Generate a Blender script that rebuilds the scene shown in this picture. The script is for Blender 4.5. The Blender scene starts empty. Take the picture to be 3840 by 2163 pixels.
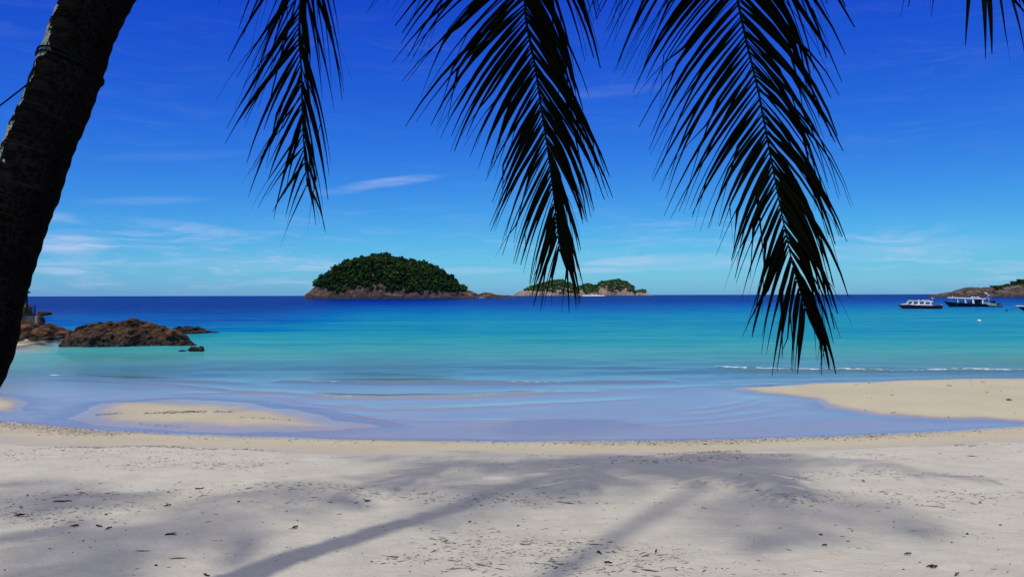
import bpy, math, random
import numpy as np
from mathutils import Vector, Matrix, noise as mn

random.seed(7)
np.random.seed(7)
sc = bpy.context.scene
COL = sc.collection
R = math.radians

# ------------------------------------------------------------------ camera
CAM = Vector((0.0, 0.0, 2.4))
LENS = 28.0
W_, H_ = 3840.0, 2163.0
F_ = LENS / 36.0 * W_
cd = bpy.data.cameras.new('camera')
cam = bpy.data.objects.new('camera', cd)
COL.objects.link(cam)
cd.lens = LENS
cd.sensor_width = 36.0
cd.clip_start = 0.05
cd.clip_end = 100000.0
CM = Matrix.Rotation(R(90.485), 3, 'X') @ Matrix.Rotation(R(-0.137), 3, 'Z')
cam.matrix_world = Matrix.Translation(CAM) @ CM.to_4x4()
sc.camera = cam

# ------------------------------------------------------------------ sky, sun, exposure
SUN_EL, SUN_AZ = 60.0, 195.0          # azimuth clockwise from +Y: the sun stands behind the camera, to the left
world = bpy.data.worlds.new('World')
sc.world = world
world.use_nodes = True
sun_data = bpy.data.lights.new('sun', 'SUN')
sun = bpy.data.objects.new('sun', sun_data)
COL.objects.link(sun)
sun_data.energy = 2.4
sun_data.angle = R(1.6)
sun_data.color = (1.0, 0.94, 0.84)
SUND = Vector((math.cos(R(SUN_EL)) * math.sin(R(SUN_AZ)), math.cos(R(SUN_EL)) * math.cos(R(SUN_AZ)), math.sin(R(SUN_EL))))
sun.rotation_euler = SUND.to_track_quat('Z', 'Y').to_euler()
sc.view_settings.view_transform = 'Standard'
sc.view_settings.look = 'None'
sc.view_settings.exposure = 0.0
sc.view_settings.gamma = 1.0
sc.cycles.use_denoising = True
sc.cycles.max_bounces = 8
sc.cycles.transparent_max_bounces = 12
sc.cycles.caustics_reflective = False
sc.cycles.caustics_refractive = False


class NB:
    """small node builder"""
    def __init__(s, nt):
        s.nt = nt

    def n(s, t, **kw):
        nd = s.nt.nodes.new(t)
        for k, v in kw.items():
            setattr(nd, k, v)
        return nd

    def put(s, nd, key, v):
        i = nd.inputs[key]
        if hasattr(v, 'is_linked') or hasattr(v, 'links'):
            s.nt.links.new(v, i)
        elif v is not None:
            if isinstance(v, (tuple, list)) and i.type == 'RGBA' and len(v) == 3:
                v = (*v, 1.0)
            i.default_value = v

    def math(s, op, a, b=None, c=None, clamp=False):
        nd = s.n('ShaderNodeMath', operation=op, use_clamp=clamp)
        s.put(nd, 0, a)
        if b is not None:
            s.put(nd, 1, b)
        if c is not None:
            s.put(nd, 2, c)
        return nd.outputs[0]

    def vmath(s, op, a, b=None):
        nd = s.n('ShaderNodeVectorMath', operation=op)
        s.put(nd, 0, a)
        if b is not None:
            if op == 'SCALE':
                s.put(nd, 'Scale', b)
            else:
                s.put(nd, 1, b)
        return nd.outputs[0]

    def mix(s, f, a, b, mode='MIX'):
        nd = s.n('ShaderNodeMix', data_type='RGBA', blend_type=mode)
        s.put(nd, 0, f)
        s.put(nd, 6, a)
        s.put(nd, 7, b)
        return nd.outputs[2]

    def noise(s, vec, scale, detail=3.0, rough=0.5, dist=0.0, out=0):
        nd = s.n('ShaderNodeTexNoise')
        if vec is not None:
            s.put(nd, 'Vector', vec)
        s.put(nd, 'Scale', scale)
        s.put(nd, 'Detail', detail)
        s.put(nd, 'Roughness', rough)
        s.put(nd, 'Distortion', dist)
        return nd.outputs[out]

    def rng(s, v, a, b, c=0.0, d=1.0, smooth=True):
        nd = s.n('ShaderNodeMapRange', interpolation_type='SMOOTHSTEP' if smooth else 'LINEAR')
        s.put(nd, 0, v)
        for i, q in enumerate((a, b, c, d)):
            s.put(nd, i + 1, q)
        return nd.outputs[0]

    def ramp(s, v, stops, interp='LINEAR'):
        nd = s.n('ShaderNodeValToRGB')
        s.put(nd, 0, v)
        cr = nd.color_ramp
        cr.interpolation = interp
        while len(cr.elements) < len(stops):
            cr.elements.new(0.5)
        for e, (p, c) in zip(cr.elements, stops):
            e.position = p
            e.color = (*c, 1.0) if len(c) == 3 else c
        return nd.outputs[0]

    def mapping(s, vec, scale=(1, 1, 1), rot=(0, 0, 0)):
        nd = s.n('ShaderNodeMapping')
        s.put(nd, 'Vector', vec)
        nd.inputs['Scale'].default_value = scale
        nd.inputs['Rotation'].default_value = rot
        return nd.outputs[0]


def ray(px, py):
    """direction of a photo pixel (3840 x 2163) with its y component 1"""
    d = CM @ Vector(((px - W_ / 2) / F_, -(py - H_ / 2) / F_, -1.0))
    return d / d.y


def on_z(px, py, z=0.0):
    d = ray(px, py)
    return CAM + d * ((z - CAM.z) / d.z)


def at_y(px, py, y):
    return CAM + ray(px, py) * y


CMI = CM.transposed()


def to_px(p):
    q = CMI @ (Vector(p) - CAM)
    if q.z > -0.05:
        return None
    return (W_ / 2 + q.x / -q.z * F_, H_ / 2 - q.y / -q.z * F_)


def build_world():
    b = NB(world.node_tree)
    bg = world.node_tree.nodes['Background']
    sky = b.n('ShaderNodeTexSky', sky_type='NISHITA', sun_disc=False)
    sky.sun_elevation = R(SUN_EL)
    sky.sun_rotation = R(SUN_AZ)
    sky.dust_density = 0.3
    sky.ozone_density = 3.0
    sky.altitude = 0.0
    # deep tropical grading of the whole sky: a power curve for each channel
    sep = b.n('ShaderNodeSeparateColor')
    b.put(sep, 0, b.vmath('SCALE', sky.outputs[0], 0.1))
    r = b.math('MULTIPLY', b.math('POWER', sep.outputs[0], 1.95), 0.38)
    g = b.math('MULTIPLY', b.math('POWER', sep.outputs[1], 1.85), 0.96)
    bl = b.math('MULTIPLY', b.math('POWER', sep.outputs[2], 0.60), 1.0)
    comb = b.n('ShaderNodeCombineColor')
    b.put(comb, 0, r)
    b.put(comb, 1, g)
    b.put(comb, 2, bl)
    col = comb.outputs[0]
    # thin cirrus, in angles of the sky itself
    tc = b.n('ShaderNodeTexCoord')
    sx = b.n('ShaderNodeSeparateXYZ')
    b.put(sx, 0, tc.outputs['Generated'])
    az = b.math('MULTIPLY', b.math('ARCTAN2', sx.outputs[0], sx.outputs[1]), 180 / math.pi)
    el = b.math('MULTIPLY', b.math('ARCSINE', sx.outputs[2]), 180 / math.pi)
    ae = b.n('ShaderNodeCombineXYZ')
    b.put(ae, 0, az)
    b.put(ae, 1, el)
    pv = ae.outputs[0]
    wob = b.noise(b.mapping(pv, (0.09, 0.4, 1)), 1.0, 4, 0.6)
    wobs = b.math('MULTIPLY', b.math('SUBTRACT', wob, 0.5), 3.2)
    elw = b.math('ADD', el, wobs)
    pv2 = b.n('ShaderNodeCombineXYZ')
    b.put(pv2, 0, az)
    b.put(pv2, 1, elw)
    fine = b.noise(b.mapping(pv2.outputs[0], (0.16, 1.5, 1), (0, 0, R(-7))), 1.0, 6, 0.62)
    big = b.noise(b.mapping(pv, (0.045, 0.22, 1)), 1.0, 2, 0.5)
    band = b.rng(el, 7.5, 1.0)
    bandt = b.rng(el, -0.5, 2.0)
    gen = b.math('MULTIPLY', b.rng(fine, 0.44, 0.75), b.rng(big, 0.36, 0.62))
    gen = b.math('MULTIPLY', gen, b.math('MULTIPLY_ADD', b.math('MULTIPLY', band, bandt), 0.70, 0.04))
    tot = gen
    # bright cloud veil added overhead, above the view, to lighten the shadows
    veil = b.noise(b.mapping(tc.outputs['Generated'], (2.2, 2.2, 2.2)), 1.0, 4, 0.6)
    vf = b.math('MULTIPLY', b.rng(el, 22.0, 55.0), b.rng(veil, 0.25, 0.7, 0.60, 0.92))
    # single streaks: azimuth, elevation, half length, half thickness, tilt, strength
    for (a0, e0, la, le, tilt, k) in ((-8.6, 8.0, 4.2, 0.42, 7, .42), (-12.5, 7.3, 3.2, 0.35, 5, .16),
                                      (-29.0, 3.2, 3.2, 0.75, 2, .75), (-30.0, 1.55, 2.3, 0.30, -1, .70),
                                      (-30.5, 5.0, 2.6, 0.5, -3, .30), (-22.0, 4.6, 4.6, 0.45, -6, .30),
                                      (-24.8, 6.2, 5.0, 0.35, 4, .16), (10.0, 2.5, 6.0, 0.42, 3, .55),
                                      (6.0, 1.75, 4.6, 0.28, 1, .42), (-3.0, 1.75, 4.0, 0.35, 0, .38),
                                      (13.0, 2.2, 5.5, 0.6, 0, .40), (26.5, 2.9, 8.0, 0.9, 2, .26),
                                      (7.0, 14.3, 6.0, 0.5, 3, .07), (-23.0, 9.2, 6.0, 0.4, 6, .06), (-19., 2.2, 8., .7, 0, .22)):
        ca, sa = math.cos(R(tilt)), math.sin(R(tilt))
        da = b.math('SUBTRACT', az, a0)
        de = b.math('SUBTRACT', b.math('ADD', el, b.math('MULTIPLY', wobs, 0.16 * min(1, le * 2.2))), e0)
        u = b.math('MULTIPLY_ADD', da, ca / la, b.math('MULTIPLY', de, sa / la))
        v = b.math('MULTIPLY_ADD', da, -sa / le, b.math('MULTIPLY', de, ca / le))
        rr = b.math('ADD', b.math('MULTIPLY', u, u), b.math('MULTIPLY', v, v))
        m = b.math('MULTIPLY', b.rng(rr, 1.0, 0.0), k)
        m = b.math('MULTIPLY', m, b.rng(fine, 0.25, 0.68, 0.25, 1.0))
        tot = b.math('ADD', tot, m)
    tot = b.math('MINIMUM', tot, 0.75)
    col = b.mix(tot, col, (0.50, 0.61, 0.88))
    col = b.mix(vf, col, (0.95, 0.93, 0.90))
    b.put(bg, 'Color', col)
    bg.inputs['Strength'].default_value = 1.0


build_world()


# ------------------------------------------------------------------ helpers
def mesh_np(name, verts, faces, smooth=False):
    """verts (n,3) array, faces (m,k) array or a list of arrays with one k each"""
    me = bpy.data.meshes.new(name)
    verts = np.asarray(verts, dtype=np.float32)
    fl = faces if isinstance(faces, list) else [faces]
    fl = [np.asarray(f, dtype=np.int32) for f in fl if len(f)]
    me.vertices.add(len(verts))
    me.vertices.foreach_set('co', verts.ravel())
    loops = np.concatenate([f.ravel() for f in fl])
    tot = np.concatenate([np.full(len(f), f.shape[1], dtype=np.int32) for f in fl])
    start = np.concatenate(([0], np.cumsum(tot)[:-1])).astype(np.int32)
    me.loops.add(len(loops))
    me.loops.foreach_set('vertex_index', loops)
    me.polygons.add(len(tot))
    me.polygons.foreach_set('loop_start', start)
    me.polygons.foreach_set('loop_total', tot)
    if smooth:
        me.polygons.foreach_set('use_smooth', np.ones(len(tot), dtype=bool))
    me.update(calc_edges=True)
    me.validate()
    return me


def attr(me, name, vals):
    a = me.attributes.new(name, 'FLOAT', 'POINT')
    a.data.foreach_set('value', np.asarray(vals, dtype=np.float32))


def obj(name, me, mat=None, parent=None, inv=None):
    o = bpy.data.objects.new(name, me)
    COL.objects.link(o)
    if mat is not None and me is not None and not me.materials:
        me.materials.append(mat)
    if parent is not None:
        o.parent = parent
        if inv is not None:
            o.matrix_parent_inverse = inv
    return o


def tag(o, label=None, cat=None, group=None, kind=None):
    if label:
        o['label'] = label
    if cat:
        o['category'] = cat
    if group:
        o['group'] = group
    if kind:
        o['kind'] = kind
    return o


def empty(name, loc, rz=0.0):
    o = bpy.data.objects.new(name, None)
    COL.objects.link(o)
    o.location = loc
    o.rotation_euler = (0, 0, rz)
    o.empty_display_size = 0.2
    return o


class MB:
    """collects simple solids into one mesh"""
    def __init__(s):
        s.v, s.f = [], []

    def add(s, vs, fs):
        o = len(s.v)
        s.v += [tuple(p) for p in vs]
        s.f += [tuple(i + o for i in f) for f in fs]
        return s

    def box(s, a, c):
        (x0, y0, z0), (x1, y1, z1) = a, c
        return s.add([(x0, y0, z0), (x1, y0, z0), (x1, y1, z0), (x0, y1, z0), (x0, y0, z1), (x1, y0, z1), (x1, y1, z1), (x0, y1, z1)],
                     [(0, 3, 2, 1), (4, 5, 6, 7), (0, 1, 5, 4), (1, 2, 6, 5), (2, 3, 7, 6), (3, 0, 4, 7)])

    def prism(s, poly, y0, y1):
        """poly in x,z extruded along y"""
        n = len(poly)
        vs = [(x, y0, z) for x, z in poly] + [(x, y1, z) for x, z in poly]
        fs = [tuple(range(n)), tuple(range(2 * n - 1, n - 1, -1))]
        fs += [(i, i + n, (i + 1) % n + n, (i + 1) % n) for i in range(n)]
        return s.add(vs, fs)

    def tube(s, pts, rad, k=8):
        vs, fs = tube_arrays([Vector(p) for p in pts], rad, k)
        return s.add(vs, fs)

    def ball(s, c, r, nu=10, nv=6):
        if not isinstance(r, (tuple, list)):
            r = (r, r, r)
        vs, fs = [], []
        for j in range(nv + 1):
            th = math.pi * j / nv
            for i in range(nu):
                ph = 2 * math.pi * i / nu
                vs.append((c[0] + r[0] * math.sin(th) * math.cos(ph), c[1] + r[1] * math.sin(th) * math.sin(ph), c[2] + r[2] * math.cos(th)))
        for j in range(nv):
            for i in range(nu):
                a, b2 = j * nu + i, j * nu + (i + 1) % nu
                fs.append((a, a + nu, b2 + nu, b2))
        return s.add(vs, fs)

    def build(s, name, mat, parent=None, smooth=False, inv=None, bevel=0.0):
        me = bpy.data.meshes.new(name)
        me.from_pydata(s.v, [], s.f)
        if smooth:
            me.polygons.foreach_set('use_smooth', [True] * len(me.polygons))
        me.update()
        o = obj(name, me, mat, parent, inv)
        if bevel:
            m = o.modifiers.new('bevel', 'BEVEL')
            m.width = bevel
            m.segments = 2
            m.limit_method = 'ANGLE'
        return o


def tube_arrays(P, rad, k=8, ref=Vector((0, 0, 1))):
    n = len(P)
    if not isinstance(rad, (list, tuple, np.ndarray)):
        rad = [rad] * n
    vs, fs = [], []
    for i, p in enumerate(P):
        t = (P[min(i + 1, n - 1)] - P[max(i - 1, 0)]).normalized()
        a = t.cross(ref)
        if a.length < 1e-3:
            a = t.cross(Vector((1, 0, 0)))
        a.normalize()
        b2 = t.cross(a)
        for j in range(k):
            th = 2 * math.pi * j / k
            vs.append(p + (a * math.cos(th) + b2 * math.sin(th)) * rad[i])
    for i in range(n - 1):
        for j in range(k):
            fs.append((i * k + j, i * k + (j + 1) % k, (i + 1) * k + (j + 1) % k, (i + 1) * k + j))
    fs.append(tuple(range(k - 1, -1, -1)))
    fs.append(tuple((n - 1) * k + j for j in range(k)))
    return vs, fs


def spline(P, n):
    """Catmull-Rom through the points, n samples spread evenly by length"""
    P = [Vector(p) for p in P]
    Q = [P[0] * 2 - P[1]] + P + [P[-1] * 2 - P[-2]]
    out = []
    for i in range(1, len(Q) - 2):
        for k in range(24):
            t = k / 24
            a, b2, c, d = Q[i - 1], Q[i], Q[i + 1], Q[i + 2]
            out.append(0.5 * ((2 * b2) + (c - a) * t + (2 * a - 5 * b2 + 4 * c - d) * t * t + (3 * b2 - a - 3 * c + d) * t ** 3))
    out.append(P[-1].copy())
    L = [0.0]
    for a, b2 in zip(out, out[1:]):
        L.append(L[-1] + (b2 - a).length)
    res, j = [], 0
    for k in range(n):
        t = L[-1] * k / (n - 1)
        while j < len(L) - 2 and L[j + 1] < t:
            j += 1
        w = (t - L[j]) / max(1e-9, L[j + 1] - L[j])
        res.append(out[j].lerp(out[j + 1], min(1, w)))
    return res, L[-1]


def _hash(i, j, seed):
    n = (i.astype(np.int64) * 374761393 + j.astype(np.int64) * 668265263 + seed * 1274126177) & 0xffffffff
    n = ((n ^ (n >> 13)) * 1274126177) & 0xffffffff
    return ((n ^ (n >> 16)) & 0xffff) / 65535.0


def vnoise(x, y, seed=0):
    i, j = np.floor(x), np.floor(y)
    u, v = x - i, y - j
    u, v = u * u * u * (u * (u * 6 - 15) + 10), v * v * v * (v * (v * 6 - 15) + 10)
    a, b2, c, d = _hash(i, j, seed), _hash(i + 1, j, seed), _hash(i, j + 1, seed), _hash(i + 1, j + 1, seed)
    return (a * (1 - u) + b2 * u) * (1 - v) + (c * (1 - u) + d * u) * v


def fbm(x, y, octv=4, seed=0, gain=0.5):
    t, a, s = 0.0, 1.0, 0.0
    for k in range(octv):
        t = t + a * vnoise(x * 2 ** k + 17.3 * k, y * 2 ** k - 9.1 * k, seed + k)
        s += a
        a *= gain
    return t / s


def sstep(a, b2, x):
    t = np.clip((x - a) / (b2 - a), 0, 1)
    return t * t * (3 - 2 * t)


def poly_sd(x, y, poly):
    """signed distance to a polygon, positive inside"""
    d = np.full(x.shape, 1e9)
    inside = np.zeros(x.shape, dtype=bool)
    n = len(poly)
    for i in range(n):
        ax, ay = poly[i]
        bx, by = poly[(i + 1) % n]
        ex, ey = bx - ax, by - ay
        t = np.clip(((x - ax) * ex + (y - ay) * ey) / (ex * ex + ey * ey + 1e-12), 0, 1)
        d = np.minimum(d, np.hypot(x - ax - t * ex, y - ay - t * ey))
        if ay != by:
            c = ((ay > y) != (by > y)) & (x < (bx - ax) * (y - ay) / (by - ay) + ax)
            inside ^= c
    return np.where(inside, d, -d)


def line_d(x, y, pl):
    """distance to a polyline (signed by y above it) and the fraction along it"""
    d = np.full(x.shape, 1e9)
    sg = np.zeros(x.shape)
    al = np.zeros(x.shape)
    n = len(pl)
    for i in range(n - 1):
        ax, ay = pl[i]
        bx, by = pl[i + 1]
        ex, ey = bx - ax, by - ay
        t = np.clip(((x - ax) * ex + (y - ay) * ey) / (ex * ex + ey * ey + 1e-12), 0, 1)
        qx, qy = x - ax - t * ex, y - ay - t * ey
        dd = np.hypot(qx, qy)
        m = dd < d
        d = np.where(m, dd, d)
        sg = np.where(m, np.sign(ex * qy - ey * qx), sg)
        al = np.where(m, (i + t) / (n - 1), al)
    return d, sg, al


# ------------------------------------------------------------------ materials
def new_mat(name):
    m = bpy.data.materials.new(name)
    m.use_nodes = True
    nt = m.node_tree
    b = NB(nt)
    return m, b, nt.nodes['Principled BSDF']


def plain(name, col, rough=0.6, spec=0.4, var=0.15, scale=8.0, metal=0.0, bump=0.0):
    m, b, p = new_mat(name)
    tc = b.n('ShaderNodeTexCoord')
    nz = b.noise(tc.outputs['Object'], scale, 4, 0.6)
    c = b.mix(b.rng(nz, 0.3, 0.7), tuple(x * (1 - var) for x in col), tuple(min(1, x * (1 + var)) for x in col))
    b.put(p, 'Base Color', c)
    b.put(p, 'Roughness', rough)
    b.put(p, 'Specular IOR Level', spec)
    b.put(p, 'Metallic', metal)
    if bump:
        bp = b.n('ShaderNodeBump')
        b.put(bp, 'Strength', bump)
        b.put(bp, 'Distance', 0.02)
        b.put(bp, 'Height', nz)
        b.put(p, 'Normal', bp.outputs[0])
    return m


def sand_material():
    m, b, p = new_mat('sand')
    geo = b.n('ShaderNodeNewGeometry')
    pos = geo.outputs['Position']
    sep = b.n('ShaderNodeSeparateXYZ')
    b.put(sep, 0, pos)
    z = sep.outputs[2]
    n1 = b.noise(pos, 0.6, 4, 0.55)
    n2 = b.noise(pos, 3.0, 4, 0.6)
    n3 = b.noise(pos, 40.0, 3, 0.6)
    n4 = b.noise(b.mapping(pos, (0.5, 1.3, 1)), 1.6, 5, 0.65)
    dry = b.mix(b.rng(n2, 0.3, 0.7), (0.485, 0.460, 0.365), (0.55, 0.523, 0.418))
    dry = b.mix(b.math('MULTIPLY', b.rng(n4, 0.55, 0.75), 0.55), dry, (0.51, 0.45, 0.315))
    dry = b.mix(b.math('MULTIPLY', b.rng(n1, 0.5, 0.75), 0.35), dry, (0.55, 0.528, 0.43))
    dry = b.mix(b.math('MULTIPLY', b.rng(n3, 0.56, 0.72), 0.28), dry, (0.40, 0.36, 0.285))
    damp = b.mix(b.rng(n2, 0.3, 0.7), (0.41, 0.370, 0.300), (0.455, 0.412, 0.335))
    bar = b.mix(b.rng(n1, 0.3, 0.7), (0.45, 0.402, 0.268), (0.50, 0.448, 0.306))
    zz = b.math('ADD', z, b.math('MULTIPLY', b.math('SUBTRACT', n1, 0.5), 0.10))
    col = b.mix(b.rng(zz, 0.06, 0.18), bar, damp)
    col = b.mix(b.rng(zz, 0.31, 0.43), col, dry)
    wetn = b.math('ADD', z, b.math('MULTIPLY', b.math('SUBTRACT', n2, 0.5), 0.012))
    wet = b.rng(wetn, 0.030, 0.006)
    col = b.mix(wet, col, b.mix(1.0, col, (0.86, 0.83, 0.85), 'MULTIPLY'))
    under = b.rng(z, 0.0, -0.07)
    col = b.mix(under, col, (0.60, 0.53, 0.42))
    b.put(p, 'Base Color', col)
    rough = b.mix(wet, (0.95, 0.95, 0.95), (0.15, 0.15, 0.15))
    b.put(p, 'Roughness', rough)
    b.put(p, 'Specular IOR Level', b.math('MULTIPLY_ADD', wet, 0.42, 0.10))
    dryf = b.rng(zz, 0.28, 0.45)
    bn = b.math('ADD', b.math('MULTIPLY', b.noise(pos, 22.0, 4, 0.65), 0.7), b.math('MULTIPLY', b.noise(pos, 90.0, 2, 0.6), 0.22))
    bp = b.n('ShaderNodeBump')
    b.put(bp, 'Strength', b.math('MULTIPLY_ADD', dryf, 0.75, 0.05))
    b.put(bp, 'Distance', 0.03)
    b.put(bp, 'Height', bn)
    b.put(p, 'Normal', bp.outputs[0])
    return m


def water_material():
    m = bpy.data.materials.new('sea_water')
    m.use_nodes = True
    nt = m.node_tree
    nt.nodes.clear()
    b = NB(nt)
    out = b.n('ShaderNodeOutputMaterial')
    geo = b.n('ShaderNodeNewGeometry')
    pos = geo.outputs['Position']

    def at(nm):
        a = b.n('ShaderNodeAttribute', attribute_name=nm)
        return a.outputs['Fac']
    dep, foam, dist = at('depth'), at('foam'), at('offshore')
    # patches of bottom and wind lanes shift the body colour a little
    lane = b.noise(b.mapping(pos, (0.004, 0.03, 1)), 1.0, 4, 0.55)
    lane2 = b.noise(b.mapping(pos, (0.03, 0.12, 1)), 1.0, 4, 0.6)
    dl = b.math('MULTIPLY', dep, b.math('MULTIPLY_ADD', lane, 0.5, b.math('MULTIPLY_ADD', lane2, 0.5, 0.5)))
    wv = b.noise(b.mapping(pos, (0.45, 2.0, 1), (0, 0, R(3))), 1.0, 3, 0.6)
    wv2 = b.noise(b.mapping(pos, (0.07, 0.28, 1), (0, 0, R(-3))), 1.0, 4, 0.65)
    dl = b.math('MULTIPLY', dl, b.math('MULTIPLY_ADD', wv, 0.8, b.math('MULTIPLY_ADD', wv2, 1.0, 0.1)))  # light and dark of the wavelets put into the body colour
    body = b.ramp(b.math('MULTIPLY', dl, 1 / 12.0), [(0.0, (0.23, 0.46, 0.38)), (0.05, (0.10, 0.41, 0.38)), (0.10, (0.012, 0.30, 0.345)),
                                                   (0.19, (0.0, 0.165, 0.36)), (0.32, (0.0, 0.090, 0.33)), (0.55, (0.0, 0.036, 0.26)), (1.0, (0.0, 0.015, 0.17))], 'B_SPLINE')
    opac = b.math('SUBTRACT', 1.0, b.math('POWER', 2.718, b.math('MULTIPLY', dep, -2.0)))
    tint = b.mix(b.rng(dep, 0.0, 0.5), (0.97, 0.985, 1.0), (0.80, 0.97, 0.96))
    # fine wavelets
    calm = b.math('MULTIPLY', b.rng(dep, 0.03, 0.20, 0.14, 1.0), b.rng(dist, 22.0, 60.0, 0.30, 1.0))
    sl = b.noise(b.mapping(pos, (0.14, 0.50, 1), (0, 0, R(4))), 1.0, 7, 0.85, 0.0, 1)
    sl = b.vmath('MULTIPLY', b.vmath('SUBTRACT', sl, (0.5, 0.5, 0.5)), (0.45, 1.25, 0.0))
    nor = b.vmath('NORMALIZE', b.vmath('ADD', geo.outputs['Normal'], b.vmath('SCALE', sl, calm)))
    dif = b.n('ShaderNodeBsdfDiffuse')
    b.put(dif, 'Color', body)
    tr = b.n('ShaderNodeBsdfTransparent')
    b.put(tr, 'Color', tint)
    mx = b.n('ShaderNodeMixShader')
    b.put(mx, 0, opac)
    b.put(mx, 1, tr.outputs[0])
    b.put(mx, 2, dif.outputs[0])
    gl = b.n('ShaderNodeBsdfGlossy', distribution='BECKMANN')
    b.put(gl, 'Color', (1, 1, 1))
    b.put(gl, 'Roughness', b.rng(dist, 15.0, 30.0, 0.10, 0.22))
    b.put(gl, 'Normal', nor)
    fr = b.n('ShaderNodeFresnel')
    b.put(fr, 'IOR', 1.333)
    b.put(fr, 'Normal', nor)
    lim = b.rng(dist, 14.0, 40.0, 1.3, 0.17)
    fac = b.math('MULTIPLY', fr.outputs[0], lim)
    mx2 = b.n('ShaderNodeMixShader')
    b.put(mx2, 0, fac)
    b.put(mx2, 1, mx.outputs[0])
    b.put(mx2, 2, gl.outputs[0])
    # foam of the small breakers
    fo = b.n('ShaderNodeBsdfDiffuse')
    b.put(fo, 'Color', (0.78, 0.80, 0.80))
    fn = b.noise(b.mapping(pos, (5.0, 9.0, 5.0)), 1.0, 4, 0.7)
    fm = b.rng(b.math('ADD', foam, b.math('MULTIPLY', b.math('SUBTRACT', fn, 0.5), 1.3)), 0.5, 0.95)
    fm = b.math('MULTIPLY', fm, b.rng(foam, 0.02, 0.2))
    mx3 = b.n('ShaderNodeMixShader')
    b.put(mx3, 0, fm)
    b.put(mx3, 1, mx2.outputs[0])
    b.put(mx3, 2, fo.outputs[0])
    b.put(out, 'Surface', mx3.outputs[0])
    return m


def rock_material(name, dark, mid, light, scale, tide=(0.0, 0.5), tide_col=(0.018, 0.016, 0.016), barn=0.0, bump=0.6, bdist=0.08, strata=(0.5, 0.5, 2.5)):
    m, b, p = new_mat(name)
    geo = b.n('ShaderNodeNewGeometry')
    pos = geo.outputs['Position']
    sep = b.n('ShaderNodeSeparateXYZ')
    b.put(sep, 0, pos)
    z = sep.outputs[2]
    n1 = b.noise(pos, scale, 5, 0.62, 0.4)
    n2 = b.noise(b.mapping(pos, strata, (R(18), R(25), 0)), scale * 2.2, 5, 0.65, 0.8)
    n3 = b.noise(pos, scale * 7, 4, 0.65)
    c = b.mix(b.rng(n1, 0.36, 0.62), dark, mid)
    c = b.mix(b.math('MULTIPLY', b.rng(n2, 0.48, 0.68), 0.85), c, light)
    c = b.mix(b.rng(n3, 0.52, 0.70), c, b.mix(1.0, c, (0.45, 0.43, 0.42), 'MULTIPLY'))
    zz = b.math('ADD', z, b.math('MULTIPLY', b.math('SUBTRACT', n1, 0.5), (tide[1] - tide[0]) * 1.6))
    tm = b.rng(zz, tide[1], tide[0])
    tcol = b.mix(b.rng(n3, 0.4, 0.62), tide_col, tuple(x * 3.2 + barn for x in tide_col))
    c = b.mix(tm, c, tcol)
    b.put(p, 'Base Color', c)
    b.put(p, 'Roughness', 0.85)
    b.put(p, 'Specular IOR Level', 0.2)
    bp = b.n('ShaderNodeBump')
    b.put(bp, 'Strength', bump)
    b.put(bp, 'Distance', bdist)
    b.put(bp, 'Height', b.math('ADD', b.math('MULTIPLY', n2, 0.8), b.math('MULTIPLY', n3, 0.3)))
    b.put(p, 'Normal', bp.outputs[0])
    return m


def leaf_material(name, a, c, d, rough=0.65, trans=0.0):
    m, b, p = new_mat(name)
    t = b.n('ShaderNodeAttribute', attribute_name='tint')
    col = b.ramp(t.outputs['Fac'], [(0.0, a), (0.5, c), (1.0, d)])
    b.put(p, 'Base Color', col)
    b.put(p, 'Roughness', rough)
    b.put(p, 'Specular IOR Level', 0.15)
    return m


def palm_leaf_material():
    m, b, p = new_mat('palm_leaflet')
    geo = b.n('ShaderNodeNewGeometry')
    pos = geo.outputs['Position']
    n1 = b.noise(pos, 2.2, 3, 0.6)
    n2 = b.noise(pos, 9.0, 3, 0.6)
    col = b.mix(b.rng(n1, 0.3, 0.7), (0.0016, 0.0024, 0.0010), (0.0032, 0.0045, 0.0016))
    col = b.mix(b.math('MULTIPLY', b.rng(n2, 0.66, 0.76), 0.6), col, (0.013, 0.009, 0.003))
    b.put(p, 'Base Color', col)
    b.put(p, 'Roughness', 0.9)
    b.put(p, 'Specular IOR Level', 0.02)
    return m


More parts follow.
